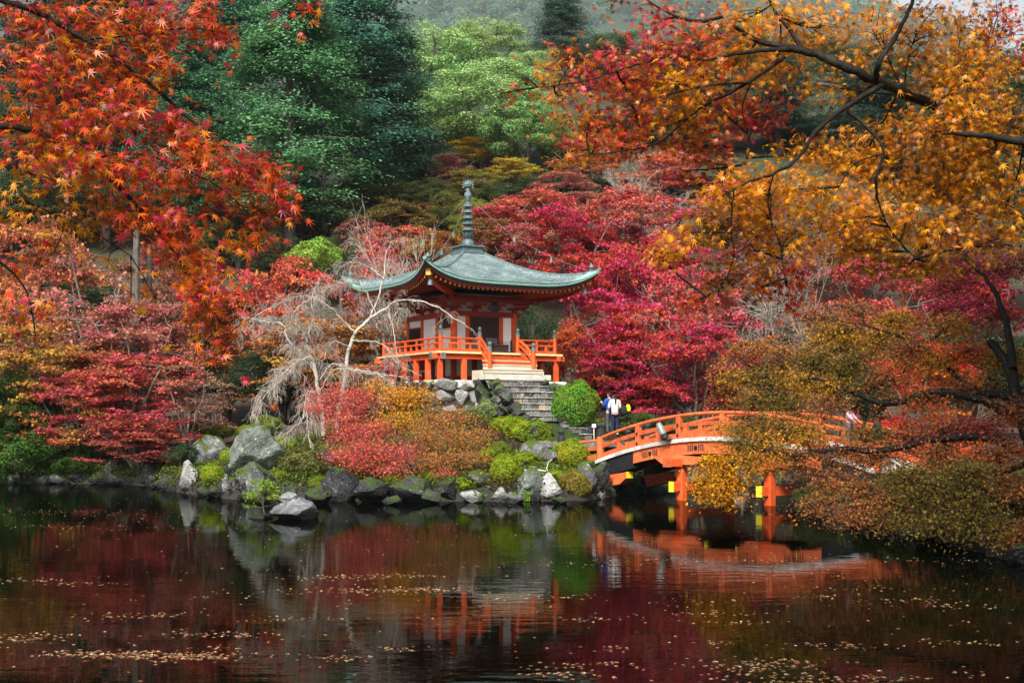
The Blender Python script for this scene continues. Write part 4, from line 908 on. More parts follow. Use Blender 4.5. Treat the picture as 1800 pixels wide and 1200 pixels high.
def gen_conifer(seed, H=22., R_=4.2, nb=190, per=88):
    rg = np.random.default_rng(seed); paths = [(np.array([[0, 0, -1.], [.05, 0, H * .3], [0, .05, H * .7], [0, 0, H * .99]]), np.array([.34, .27, .15, .03]))]
    pos, nor, tip, w_ = [], [], [], []
    for k in range(nb):
        u = rg.uniform(0, 1) ** .85; z = H * (.2 + .8 * u); az = rg.uniform(0, 2 * np.pi); ln = R_ * (1 - u) ** .62 * min(1, .55 + u * 2.5) * rg.uniform(.7, 1.12) + .35
        d = np.array([np.cos(az), np.sin(az), 0]); e = np.array([0, 0, z]) + d * ln + np.array([0, 0, -.12 * ln]); s0 = np.array([0, 0, z])
        paths.append((np.stack([s0, (s0 + e) / 2 + [0, 0, .15], e]), np.array([.05, .035, .012]))); cw = rg.uniform(0, 1)
        for f_ in (1., .72, .42)[:3 if ln > 2 else 2]:
            c = s0 + (e - s0) * f_ + rg.normal(0, .18, 3); m_ = per
            r2 = rg.normal(0, 1, (m_, 3)) * np.array([.42, .42, .17]) * (.7 + .14 * ln)
            r2[:, 2] -= .35 * (r2[:, 0] ** 2 + r2[:, 1] ** 2)
            pos.append(c + r2); nor.append(np.tile(d * .5 + [0, 0, 1], (m_, 1))); tip.append(nrm(r2 * [1, 1, .3] + d * .5 + [0, 0, -.25])); w_.append(np.full(m_, np.clip(cw + rg.normal(0, .15), 0, 1)))
    pos = np.concatenate(pos); t, b, n = frames(len(pos), rg, np.concatenate(nor), np.concatenate(tip), .45)
    V, Fc = kite_leaves(pos, t, b, n, rg.uniform(.11, .24, len(pos)), .34)
    return tubes_mesh('trunk', paths, 5), np_mesh('crown', V, Fc, {'v': rg.uniform(0, 1, len(pos)), 'w': np.concatenate(w_)})
def gen_broad(seed, H=14., R_=6., clumps=115, per=420, leaf=.15, ctmin=-.75):
    rg = np.random.default_rng(seed); paths = []; nodes = []
    for i in range(5):
        az = 2 * np.pi * (i + rg.uniform(-.3, .3)) / 5; e = np.array([np.cos(az) * R_ * .5, np.sin(az) * R_ * .5, H * rg.uniform(.6, .82)])
        p = bez([[0, 0, -1], [e[0] * .12, e[1] * .12, H * .25], e * [.5, .5, .62], e], 10, rg, .08); paths.append((p, np.linspace(.2, .05, 10))); nodes.append(p[3:])
    nodes = np.concatenate(nodes); pos, nor, w_ = [], [], []
    for k in range(clumps):
        az = rg.uniform(0, 2 * np.pi); ct = rg.uniform(ctmin, 1); st = math.sqrt(1 - ct * ct); q_ = rg.uniform(.72, 1) if k % 5 else rg.uniform(.3, .7)
        c = np.array([np.cos(az) * st * R_ * .82 * q_, np.sin(az) * st * R_ * .82 * q_, H * .56 + ct * H * .38 * q_]); cr = rg.uniform(.8, 1.5) * R_ / 6; cw = rg.uniform(0, 1)
        g_ = nodes[np.argmin(((nodes - c) ** 2).sum(1))]; paths.append((bez([g_, (g_ + c) / 2 + rg.normal(0, .2, 3), c], 5), np.linspace(.06, .02, 5)))
        dv = nrm(rg.normal(0, 1, (per, 3)) + np.array([0, 0, .95])); rr = cr * rg.uniform(.6, 1.05, (per, 1)) * (1 + .12 * np.sin(dv[:, :1] * 7 + k) * np.cos(dv[:, 1:2] * 6))
        pos.append(c + dv * rr * [1, 1, .8]); nor.append(dv + [0, 0, .35]); w_.append(np.full(per, cw))
    pos = np.concatenate(pos); t, b, n = frames(len(pos), rg, np.concatenate(nor), None, .45)
    V, Fc = kite_leaves(pos, t, b, n, leaf * rg.uniform(.6, 1.3, len(pos)))
    return tubes_mesh('trunk', paths, 5), np_mesh('crown', V, Fc, {'v': rg.uniform(0, 1, len(pos)), 'w': np.clip(np.concatenate(w_) + rg.normal(0, .1, len(pos)), 0, 1)})
def gen_shrub(seed, n=5200, leaf=.075, lump=.1):
    rg = np.random.default_rng(seed); d = nrm(rg.normal(0, 1, (n, 3)) + np.array([0, 0, .25])); o = rg.uniform(0, 9, 6)
    l_ = np.sin(d[:, 0] * 4 + o[0]) * np.sin(d[:, 1] * 4 + o[1]) + np.sin(d[:, 2] * 5 + o[2]) * np.sin(d[:, 0] * 6 + o[3]) + .5 * np.sin(d[:, 1] * 11 + o[4]) * np.sin(d[:, 2] * 10 + o[5])
    rr = (1 + lump * l_)[:, None] * (1 - .16 * rg.uniform(0, 1, (n, 1)) ** 2) * .94; pos = d * rr
    t, b, nn = frames(n, rg, d + np.array([0, 0, .25]), None, .55); V, Fc = kite_leaves(pos, t, b, nn, leaf * rg.uniform(.6, 1.3, n))
    paths = [(np.stack([[0, 0, -1.2], [rg.normal(0, .1), rg.normal(0, .1), -.5], d[k] * .85]), np.array([.05, .04, .01])) for k in range(14)]
    return tubes_mesh('stem', paths, 4), np_mesh('foliage', V, Fc, {'v': rg.uniform(0, 1, n), 'w': np.clip(.5 + .3 * l_ + rg.normal(0, .12, n), 0, 1)})
def grow(rg, p, d, L_, r, lev, maxlev, out, grav, spread, nseg=6, kids=5, r_end=.3, up=0.):
    pts = [p]; q = p.copy(); dd = d.copy()
    for i in range(nseg):
        dd = nrm(dd + rg.normal(0, .13, 3) + np.array([0, 0, grav[lev] * (i + 1) / nseg])); q = q + dd * L_ / nseg; pts.append(q)
    pts = np.array(pts); out.append((pts, np.linspace(r, r * r_end, nseg + 1), lev))
    if lev < maxlev:
        for k in range(kids if not hasattr(kids, '__len__') else kids[lev]):
            u = rg.uniform(.2, 1); i = min(int(u * nseg), nseg - 1); base = pts[i] + (pts[i + 1] - pts[i]) * (u * nseg - i); dv = pts[i + 1] - pts[i]
            nd = nrm(nrm(dv) + rg.normal(0, spread, 3) + np.array([0, 0, up])); grow(rg, base, nd, L_ * rg.uniform(.4, .7), r * rg.uniform(.4, .55), lev + 1, maxlev, out, grav, spread, max(4, nseg - 1), kids, r_end, up)
def gen_bare(seed, H=6.):
    rg = np.random.default_rng(seed); out = []
    for k in range(4):
        az = 2 * np.pi * k / 4 + rg.uniform(0, 1); grow(rg, np.array([rg.normal(0, .1), rg.normal(0, .1), -.3]), nrm(np.array([np.cos(az) * .5, np.sin(az) * .5, 1.])), H * .62, .09, 0, 4, out, [.05, -.02, -.06, -.1, -.1], .5, 7, (6, 5, 5, 4, 0), .3, .12)
    return tubes_mesh('trunk', [(p, np.maximum(r, .007)) for p, r, l in out if l < 2], 5), tubes_mesh('bare_twigs', [(p, np.maximum(r, .006)) for p, r, l in out if l >= 2], 3)

MAPLE = [gen_maple(10 + i, 6, 3.6, 46, .15, 260, 5, .26) for i in range(4)] + [gen_maple(30 + i, 6, 3.6, 40, .14, 240, 5, .3, .55) for i in range(2)]
CONIFER = [gen_conifer(50 + i) for i in range(3)]
BROAD = [gen_broad(60 + i) for i in range(3)]; HIGH = gen_broad(66, 19., 6.5, 100, 420, .17, .0)
SHRUB = [gen_shrub(70 + i, 9000, .068, .05 + .045 * i) for i in range(4)]
BARE = [gen_bare(80 + i) for i in range(2)]
for (t_, c_), m1, m2 in [(x, 'bark', 'crown') for x in MAPLE] + [(x, 'bark', 'evergreen') for x in CONIFER] + [(x, 'bark', 'evergreen') for x in BROAD + [HIGH]] + [(x, 'bark', 'moss_leaf') for x in SHRUB] + [(x, 'bark_pale', 'twig') for x in BARE]:
    t_.materials.append(M[m1]); c_.materials.append(M[m2])

def plant(name, proto, label, cat, loc, scale, rz, col, group, parts=('trunk', 'crown'), pale=False):
    t = thing(name, label, cat, loc, rz, group); t.scale = scale
    a = obj(parts[0], proto[0], None, t); b = obj(parts[1], proto[1], None, t); b.color = (*col, 1)
    if pale: set_mat(a, M['bark_mid'])
    return t
_pr = random.Random(17)
ORD = ['first', 'second', 'third', 'fourth', 'fifth', 'sixth', 'seventh', 'eighth', 'ninth', 'tenth', 'eleventh', 'twelfth', 'thirteenth', 'fourteenth', 'fifteenth', 'sixteenth', 'seventeenth', 'eighteenth', 'nineteenth', 'twentieth', 'twenty-first', 'twenty-second', 'twenty-third', 'twenty-fourth']
def tree_px(name, protos, px, ptop, D, wpx, col, label, group, H0, R0, base=None, pale=False, pick=None, parts=('trunk', 'crown')):
    """a tree whose crown is centred at photo column px and tops out at row ptop, standing D metres away"""
    q = P(px, ptop, D); gz_ = ground(q.x, D) if base is None else base; H_ = max(q.z - gz_, 1.0); W_ = wpx / F * D / 2
    pr = protos[_pr.randrange(len(protos))] if pick is None else protos[pick]
    s = W_ / R0; return plant(name, pr, label, 'tree', (q.x, D, gz_), (s, s * _pr.uniform(.85, 1.1), H_ / H0), _pr.uniform(0, 6.28), col, group, parts, pale)

# colours of the leaves themselves
CRIM, ROSE, SALM, RED, ORNG, AMBER, YELL, RUST, BROWN, MAUVE, WINE = (.47, .03, .075), (.55, .07, .1), (.58, .1, .07), (.52, .03, .02), (.5, .16, .02), (.45, .2, .012), (.65, .38, .015), (.34, .1, .03), (.22, .085, .03), (.32, .09, .09), (.24, .015, .045)
DGREEN, GREEN, LGREEN, OLIVE, YGREEN = (.028, .05, .02), (.05, .11, .035), (.15, .21, .065), (.09, .1, .02), (.22, .3, .03)
MT = 'maples around the pavilion'
ROWS = [  # kind, column, top row, distance, width, colour, label
 ('m', 1120, 330, 92, 260, ROSE, 'tall rose red maple on the slope right of the spire'),
 ('m', 1010, 345, 88, 230, CRIM, 'crimson maple above the upturned right roof tip'),
 ('m', 1150, 400, 80, 260, CRIM, 'wide crimson maple between roof tip and orange branch'),
 ('m', 940, 335, 95, 180, SALM, 'salmon maple just right of the bronze spire'),
 ('m', 890, 355, 96, 190, ROSE, 'dusky rose maple behind the spire rings'),
 ('m', 1060, 450, 74, 240, CRIM, 'deep pink maple directly behind the right roof tip'),
 ('m', 1220, 460, 70, 240, ROSE, 'rose maple under the hanging orange spray'),
 ('m', 1100, 520, 66, 260, CRIM, 'spreading crimson maple right of the veranda'),
 ('b', 1190, 500, 64, 220, ROSE, 'half bare pink maple with pale twigs right of the pavilion'),
 ('m', 1230, 560, 62, 260, CRIM, 'crimson maple with grey trunks behind the bridge'),
 ('m', 1080, 600, 63, 170, CRIM, 'low crimson maple behind the people'),
 ('m', 1010, 575, 67, 130, RED, 'small red maple at the right veranda corner'),
 ('m', 1330, 590, 60, 200, RUST, 'rust maple behind the middle of the bridge'),
 ('m', 1040, 230, 112, 190, SALM, 'pale salmon maple high on the slope under the orange leaves'),
 ('m', 1180, 270, 108, 220, SALM, 'upper salmon maple behind the drooping orange branch'),
 ('m', 1290, 320, 100, 230, ROSE, 'rose maple on the slope behind the orange branch'),
 ('m', 1420, 420, 84, 240, MAUVE, 'mauve maple behind the lower orange sprays'),
 ('m', 1560, 430, 80, 260, ROSE, 'rose maple behind the golden sprays on the slope'),
 ('m', 700, 395, 92, 200, SALM, 'salmon maple behind the bare cherry and roof'),
 ('m', 650, 420, 84, 170, ROSE, 'rose maple left of the roof ridge'),
 ('m', 500, 445, 72, 250, (.55, .07, .05), 'bright scarlet maple above the pale cherry twigs'),
 ('m', 380, 470, 70, 200, (.52, .07, .055), 'scarlet maple beside the hanging leaf spray'),
 ('m', 760, 360, 104, 170, RUST, 'rusty orange maple left of the spire in shade'),
 ('m', 800, 270, 112, 110, MAUVE, 'small mauve maple above the spire tip'),
 ('m', 850, 245, 118, 170, YELL, 'yellow maple under the round green trees'),
 ('m', 720, 330, 106, 120, (.25, .15, .03), 'dull ochre maple in the shade left of the spire'),
 ('m', 540, 330, 100, 130, WINE, 'dark wine maple beside the tall grey trunk'),
 ('m', 600, 350, 98, 150, OLIVE, 'olive tinted maple right of the tall grey trunk'),
 ('m', 570, 560, 64, 300, (.42, .15, .04), 'orange brown maple behind the weeping cherry trunks'),
 ('m', 700, 560, 68, 170, RUST, 'rust maple between cherry and pavilion'),
 ('m', 660, 640, 58, 180, (.45, .05, .05), 'low red maple at the foot of the left veranda'),
 ('b', 180, 430, 66, 330, (.45, .12, .11), 'twiggy salmon maple behind the left leaf spray'),
 ('m', 60, 380, 74, 260, (.5, .13, .07), 'orange red maple behind the left branch'),
 ('m', 250, 520, 63, 260, (.38, .1, .09), 'dusty rose maple around the grey trunks'),
 ('m', 60, 560, 62, 240, (.42, .2, .04), 'ochre maple at the far left bank'),
 ('m', 150, 600, 61, 240, RUST, 'rust brown maple at the left bank'),
 ('m', 240, 615, 60.2, 300, (.48, .055, .055), 'crimson maple leaning over the left bank'),
 ('m', 130, 650, 60.2, 180, (.46, .06, .055), 'low crimson maple at the dark evergreen shrub'),
 ('b', 330, 640, 60, 210, (.3, .13, .09), 'thin brown maple on the bank left of the mossy rocks'),
 ('m', 240, 745, 58.9, 220, (.4, .07, .06), 'drooping red maple just above the left shore stones'),
 ('m', 1480, 560, 56, 240, (.3, .11, .04), 'rust maple beyond the right end of the bridge'),
 ('m', 1700, 470, 62, 300, WINE, 'wine red maple far behind the right hand branches'),
 ('m', 1620, 600, 50, 260, RED, 'red maple behind the right bank thicket'),
]
for k, (kd, px, pt, D, w_, col, lab) in enumerate(ROWS):
    tree_px('maple_tree', MAPLE[4:] if kd == 'b' else MAPLE[:4], px, pt, D, w_, col, lab, MT, 6, 3.6, pale=kd == 'b' or k % 3 == 0)
# bare pale trees among the maples
for px, pt, D, w_, lab in ((1380, 440, 64, 240, 'bare pale tree with tangled twigs behind the hanging red leaves'), (1100, 290, 98, 170, 'leafless pale tree high among the salmon maples'), (690, 410, 68, 170, 'leafless twigs reaching up beside the left roof corner')):
    q = P(px, pt, D); g_ = ground(q.x, D); s = w_ / F * D / 2 / 3.0
    plant('bare_tree', BARE[px % 2], lab, 'tree', (q.x, D, g_), (s, s, (q.z - g_) / 6.2), px, (.4, .35, .3), 'leafless trees', ('trunk', 'bare_twigs'))
# evergreens on the slope
GR = 'evergreen trees on the slope'
for kd, px, pt, D, w_, col, lab in [
 ('c', 510, -60, 96, 330, (.09, .23, .085), 'tall bright green cypress in the middle of the slope'), ('c', 630, -110, 104, 300, (.05, .15, .085), 'dark blue green cypress left of the round trees'),
 ('c', 400, -90, 108, 300, (.035, .11, .055), 'shaded cypress behind the left leaf spray'), ('c', 690, 40, 110, 200, (.04, .09, .045), 'slim dark cypress against the round pale trees'),
 ('c', 330, 60, 100, 230, (.05, .14, .06), 'cypress right behind the left leaf spray edge'), ('c', 210, -80, 112, 300, (.03, .07, .035), 'cypress behind the upper left leaves'), ('c', 80, -60, 110, 300, (.03, .07, .035), 'cypress behind the far left leaves'),
 ('c', 990, -30, 165, 130, (.05, .1, .06), 'hazy narrow cypress at the top right of the round trees'), ('c', 1240, 130, 128, 200, (.03, .07, .04), 'dark cypress behind the orange branch'), ('c', 1370, 100, 130, 220, (.035, .08, .045), 'cypress glimpsed through the orange branch'), ('c', 1540, 120, 125, 240, (.03, .07, .04), 'cypress behind the golden leaves'), ('c', 1700, 160, 120, 260, (.03, .07, .04), 'cypress behind the right branch tips'),
 ('b', 860, 100, 118, 300, (.28, .42, .14), 'round pale green tree above the yellow maple'), ('b', 745, 30, 126, 280, (.27, .41, .14), 'pale green domed tree right of the dark cypress'), ('b', 925, 170, 115, 190, (.2, .35, .11), 'smaller green domed tree leaning right'),
 ('b', 850, 28, 170, 200, (.3, .4, .14), 'far pale domed tree on the ridge line'), ('b', 935, 80, 150, 150, (.28, .38, .13), 'rounded green tree below the far hill'), ('b', 700, 230, 112, 150, (.06, .1, .035), 'shaded green tree below the cypress'),
 ('b', 1090, 60, 175, 220, (.11, .17, .07), 'hazy round tree behind the pink leaf tips'), ('b', 1260, 40, 180, 240, (.1, .16, .07), 'hazy round tree behind the dark limb'), ('b', 640, 60, 190, 260, (.1, .16, .06), 'hazy round tree above the cypress tops')]:
    if kd == 'c': tree_px('cypress_tree', CONIFER, px, pt, D, w_, col, lab, GR, 22, 4.2)
    else: tree_px('broadleaf_tree', BROAD, px, pt, D, w_, col, lab, GR, 14, 6)
# dark understory that backs the maples
for k, (px, pt, D, w_, col, lab) in enumerate([(660, 330, 108, 260, (.05, .06, .02), 'dark green understory tree left of the spire'), (930, 330, 106, 150, DGREEN, 'dark evergreen between the round tree and the maples'), (1240, 330, 112, 260, DGREEN, 'dark evergreen behind the rose maples'), (940, 520, 70, 130, DGREEN, 'dark evergreen right beside the hall'), (500, 600, 66, 240, DGREEN, 'dark evergreen behind the cherry trunks'),
   (30, 640, 60.5, 150, (.035, .06, .012), 'dark evergreen shrub at the far left bank'), (400, 560, 72, 260, DGREEN, 'dark evergreen in the gap left of the cherry'), (1120, 620, 66, 200, DGREEN, 'dark evergreen behind the crimson maple trunks'), (1400, 560, 66, 300, DGREEN, 'dark evergreen behind the bridge railing'), (1700, 560, 60, 360, DGREEN, 'dark evergreen behind the right thicket'), (150, 480, 80, 400, DGREEN, 'dark evergreen behind the left maples'),
   (1060, 320, 110, 200, DGREEN, 'dark evergreen gap among the salmon maples'), (780, 480, 78, 240, DGREEN, 'dark evergreen behind the pavilion roof'), (590, 445, 76, 0, None, '')]):
    if col is None: continue
    tree_px('understory_tree', BROAD, px, pt, D, w_, col, lab, 'dark evergreens in the shade', 14, 6)
# far hillside wood, leaf colours paled and blued to imitate haze
fr = random.Random(3)
for D in range(1180, 2600, 56):
    n_ = 11
    for i in range(n_):
        px = 620 + (1340 - 620) * (i + fr.uniform(.05, .95)) / n_; x = (px - 900) / F * D
        s = fr.uniform(2.0, 3.0) * (.75 + D / 5200); plant('hillside_tree', BROAD[fr.randrange(3)] if fr.random() < .8 else CONIFER[fr.randrange(3)], 'haze-tinted green tree on the far wooded hillside', 'tree', (x, D + fr.uniform(-25, 25), ground(x, D) - 6), (s, s, s * 1.05), fr.uniform(0, 6), fr.choice([(.12, .2, .13), (.16, .26, .14), (.1, .18, .12), (.19, .27, .14)]), 'trees on the far hillside')
rg = np.random.default_rng(5); nb_ = 2000; bd = 1170 + 1480 * rg.uniform(0, 1, nb_); bx = (rg.uniform(540, 1860, nb_) - 900) / F * bd; bz = ground_np(bx, bd); br_ = rg.uniform(10, 19, nb_); m_ = 70
dv = nrm(rg.normal(0, 1, (nb_, m_, 3)) + np.array([0, -.15, .7])); pos = np.stack([bx, bd, bz + br_ * .55], 1)[:, None] + dv * (br_[:, None] * rg.uniform(.75, 1.05, (nb_, m_)))[..., None] * [1, 1, 1.05]; pos = pos.reshape(-1, 3)
t, b, n = frames(len(pos), rg, dv.reshape(-1, 3), None, .4); V, Fc = kite_leaves(pos, t, b, n, rg.uniform(2.4, 5.2, len(pos)))
gcol = np.array([(.11, .2, .13), (.15, .25, .14), (.09, .17, .12), (.19, .27, .14), (.08, .15, .11)])[rg.integers(0, 5, nb_)]  # greens lightened toward blue so the colour itself carries haze
fw_ = obj('far_wood', np_mesh('far_wood', V, Fc, {'col': np.repeat(gcol, m_, 0), 'v': rg.uniform(0, 1, len(pos)), 'w': np.repeat(rg.uniform(0, 1, nb_), m_)}), M['leaf']); tag(fw_, 'dense haze-tinted wood covering the far hillside', 'wood', kind='stuff')
# nearer ridge behind the round trees
RIDGE = sorted([(620, 60, 150, 190, (.05, .1, .04)), (700, 55, 178, 170, (.08, .13, .05)), (780, 70, 172, 160, (.11, .17, .06)), (1000, 70, 180, 150, (.07, .12, .05)), (1060, 110, 160, 150, (.06, .1, .045)), (1150, 120, 150, 170, (.05, .09, .04)), (1200, 70, 176, 170, (.08, .13, .05)), (1330, 80, 172, 180, (.08, .13, .05)), (1420, 60, 178, 170, (.06, .11, .05)), (1500, 80, 170, 180, (.08, .12, .05)), (1600, 90, 165, 180, (.06, .1, .04)), (1700, 80, 170, 190, (.07, .12, .05)), (1790, 100, 160, 190, (.06, .1, .04)), (1420, 200, 132, 220, (.04, .08, .035)), (1620, 220, 128, 220, (.04, .08, .035)), (1100, 200, 130, 200, (.045, .085, .04)), (1000, 240, 122, 150, (.05, .09, .04)), (300, 30, 130, 260, (.04, .08, .035)), (150, 60, 125, 260, (.04, .08, .035)), (20, 100, 118, 260, (.04, .07, .03)), (450, 200, 112, 260, (.04, .08, .03)), (760, 200, 130, 220, (.09, .15, .05))])
for k, (px, pt, D, w_, col) in enumerate(RIDGE):
    tree_px('ridge_tree', BROAD, px, pt, D, w_, col, ORD[k] + ' from left of the rounded evergreens along the ridge', 'trees on the ridge', 14, 6)
# small trees filling the shaded slope
SLOPE = sorted([(650, 290, 104, 150, (.06, .08, .02)), (700, 350, 96, 150, (.14, .09, .02)), (745, 310, 104, 130, (.06, .07, .02)), (770, 400, 88, 150, (.3, .12, .02)), (800, 330, 100, 120, (.1, .1, .02)), (840, 340, 98, 120, (.2, .2, .03)), (880, 320, 104, 130, (.05, .07, .02)), (910, 390, 90, 150, (.4, .08, .08)), (960, 300, 108, 120, (.04, .06, .02)), (990, 300, 104, 130, (.42, .1, .09)), (600, 400, 90, 130, (.05, .06, .02)), (640, 380, 94, 120, (.3, .08, .08)), (690, 270, 112, 150, (.05, .08, .025)), (770, 290, 110, 120, (.25, .1, .06)), (900, 280, 112, 120, (.5, .32, .03)), (830, 300, 108, 140, (.2, .16, .02)), (960, 345, 98, 140, (.42, .09, .09)), (860, 380, 92, 150, (.25, .1, .03)), (480, 400, 92, 160, (.05, .06, .02)), (420, 380, 96, 180, (.05, .07, .02)), (520, 300, 108, 150, (.04, .07, .02)), (1080, 390, 92, 160, (.42, .05, .07)), (1330, 420, 86, 200, (.35, .06, .08)), (1480, 380, 92, 200, (.4, .08, .08)), (1640, 380, 90, 220, (.3, .06, .07)), (1750, 350, 92, 220, (.25, .07, .05)), (60, 290, 104, 280, (.04, .06, .02)), (190, 310, 104, 260, (.05, .07, .02)), (-30, 320, 100, 260, (.04, .06, .02)), (330, 330, 100, 240, (.045, .07, .02)), (300, 420, 84, 220, (.3, .08, .06)), (120, 420, 86, 240, (.25, .09, .05)), (20, 460, 80, 200, (.3, .12, .04))])
cnt = {}
for k, (px, pt, D, w_, col) in enumerate(SLOPE):
    green = col[1] > col[0] * .9; kd = 'dark evergreens' if green else 'red maples' if col[1] < col[0] * .35 else 'ochre maples'; cnt[kd] = cnt.get(kd, 0) + 1
    tree_px('slope_tree', BROAD if green else MAPLE[:4], px, pt, D, w_, col, ORD[cnt[kd] - 1] + ' from left of the small ' + kd + ' in the shade of the slope', 'small trees filling the slope', 14 if green else 6, 6 if green else 3.6)
# straight trunks standing in the maples
for px, y0, y1, D, r, lab in ((240, 400, 760, 63.5, .2, 'tall straight grey trunk in the left maples, nearer the frame edge'), (263, 430, 760, 64.5, .17, 'tall straight grey trunk just right of its twin'), (570, 250, 425, 97, .2, 'slim pale trunk under the bright cypress')):
    a = P(px, y1, D); a.z = ground(a.x, D); b = P(px - 2, y0, D); t = thing('tree_trunk', lab, 'tree', a)
    L_ = b.z - a.z; tm = tubes_mesh('trunk', [(np.array([[0, 0, -.5], [.05, 0, L_ * .3], [-.04, .03, L_ * .65], [0, 0, L_]]), np.array([r * 1.2, r, r * .85, r * .7]))], 10); obj('trunk', tm, M['bark'], t)
    obj('snag', tubes_mesh('snag', [(np.array([[0, 0, L_ * .6], [.4, .1, L_ * .66], [.7, .1, L_ * .68]]), np.array([.05, .03, .01])), (np.array([[0, 0, L_ * .8], [-.4, .1, L_ * .86], [-.6, -.1, L_ * .9]]), np.array([.04, .025, .01]))], 5), M['bark'], t)

# ---- clipped azaleas and mossy mounds
SG = 'clipped shrubs on the island'
def shrub_px(px, py, w_, h_, D, col, lab, pick, name='azalea_shrub', group=SG):
    if 330 < px < 1060 and D < 57 and py > 715: D = seat(px, py + h_ * .42) + w_ * D / F * .3
    q = P(px, py, D); k = D / F / 2
    return plant(name, SHRUB[pick], lab, 'shrub', q, (w_ * k, w_ * k * _pr.uniform(.85, 1.05), h_ * k), _pr.uniform(0, 6), col, group, ('stem', 'foliage'))
AZ, AZD, AZB, LIME = (.24, .28, .014), (.16, .19, .016), (.19, .13, .025), (.13, .23, .02)
for px, py, w_, h_, D, col, lab, pk in [
 (1012, 712, 88, 88, 56.2, LIME, 'large round bright green bush right of the stone steps', 1),
 (888, 828, 66, 62, 47.2, AZ, 'rounded mossy green shrub at the water below the steps', 1), (1003, 800, 68, 58, 48.8, AZ, 'yellow green dome shrub next to the bridge end', 1), (1010, 852, 60, 56, 46.9, AZB, 'brown green dome shrub at the water by the bridge', 1),
 (915, 758, 62, 50, 51.5, AZ, 'mounded shrub in front of the steps, left half', 2), (945, 765, 62, 56, 51, AZD, 'mounded shrub in front of the steps, right half', 2), (890, 748, 60, 34, 52.5, AZ, 'low yellow mound below the left of the steps', 2), (925, 742, 44, 30, 52.8, AZ, 'small mossy mound at the steps', 2),
 (856, 722, 44, 40, 54.5, (.22, .25, .09), 'pale variegated shrub at the stone base', 3), (892, 728, 26, 26, 53.8, AZD, 'small dark dome beside the lower steps', 1), (880, 790, 36, 30, 50, AZD, 'small green shrub under the rusty maple leaves', 2), (925, 806, 52, 26, 48.9, AZ, 'flat moss cushion left of the grey boulder', 2), (960, 782, 40, 22, 50, AZ, 'moss cushion over the grey boulder', 2), (855, 800, 34, 26, 49.6, AZ, 'small lime shrub below the maple edge', 3), (975, 838, 40, 26, 47.6, AZ, 'moss cushion around the garden lamp', 2), (1045, 810, 44, 24, 48.9, AZ, 'moss cushion at the bridge foot', 2),
 (470, 748, 58, 38, 53, AZD, 'olive dome shrub above the big tilted boulder', 2), (392, 756, 44, 28, 54, AZD, 'grey green dome shrub at the left of the island', 2), (432, 760, 40, 28, 53.2, AZ, 'bright moss mound between two dome shrubs', 2), (400, 802, 30, 28, 52, AZ, 'small dome shrub tucked between boulders', 1), (372, 834, 46, 38, 52.2, AZ, 'round moss green shrub behind the left point stone', 1), (500, 782, 44, 28, 51.5, AZ, 'moss mound at the edge of the big boulder', 2), (350, 765, 60, 40, 55.5, AZD, 'loose green shrub behind the lichen boulder', 3), (530, 815, 90, 60, 50, (.12, .12, .03), 'mossy bank shrub under drooping cherry twigs', 3), (610, 805, 60, 30, 50.5, AZ, 'low moss mound under the red maple', 2), (660, 815, 70, 34, 49.5, AZ, 'moss mound in the shade of the red maple', 2), (622, 836, 52, 30, 48, AZD, 'mossy cushion at the shore under the coral leaves', 2), (690, 846, 46, 24, 47, AZD, 'small moss cushion between the black shore rocks', 2), (757, 842, 42, 24, 47, AZD, 'moss cushion on the black rock below the maple', 2), (815, 852, 42, 26, 47, AZ, 'lime moss cushion right of the black rocks', 2), (560, 850, 46, 28, 48, AZD, 'moss cushion above the low dark stone', 2), (487, 838, 44, 28, 49, AZD, 'moss cushion beside the sloping slab', 2),
 (1125, 748, 110, 44, 57.5, (.07, .085, .02), 'dark clipped hedge behind the bridge railing', 2), (1200, 752, 80, 40, 58, (.07, .085, .02), 'dark clipped hedge further along the railing', 2),
 (40, 800, 130, 90, 60.2, (.05, .09, .012), 'glossy green shrub over the left shore stones', 3), (100, 780, 110, 70, 60.4, (.045, .08, .012), 'dark green shrub below the crimson maple', 3), (30, 720, 130, 130, 61.5, (.04, .075, .012), 'tall dark green shrub at the left edge', 3), (130, 815, 80, 40, 59.9, (.05, .08, .012), 'low green shrub hanging over the left shore', 3), (320, 800, 60, 40, 56.5, DGREEN, 'dark shrub at the inner corner of the bank', 3),
 (1520, 690, 110, 90, 40.6, (.025, .05, .02), 'dark glossy evergreen shrub at the right end of the bridge', 3), (1440, 880, 90, 60, 39.5, (.05, .06, .015), 'dark shrub hanging over the right shore', 3), (1580, 890, 180, 90, 36, (.035, .04, .012), 'dark shrub at the foot of the right maples', 3), (1700, 910, 200, 110, 31, (.03, .035, .01), 'dark shrub on the right bank by the water', 3), (1800, 930, 220, 130, 28.5, (.025, .03, .01), 'dark shrub at the right frame edge', 3),
 (555, 450, 96, 60, 78, (.25, .36, .05), 'bright lime shrub above the scarlet maple', 3)]:
    shrub_px(px, py, w_, h_, D, col, lab, pk)
for x, y, s, lab in ((17, 31, 1.0, 'unseen broad evergreen added for shade beyond the right thicket'), (15.5, 22.5, .95, 'unseen evergreen added for shade nearer the viewer'), (21, 38, 1.1, 'unseen evergreen added for shade behind the right bank')):
    plant('shade_evergreen', BROAD[int(x) % 3], lab, 'tree', (x, y, ground(x, y)), (s, s, s), x, (.04, .07, .02), 'unseen shade evergreens on the right bank')  # trees added out of view to shade the right bank
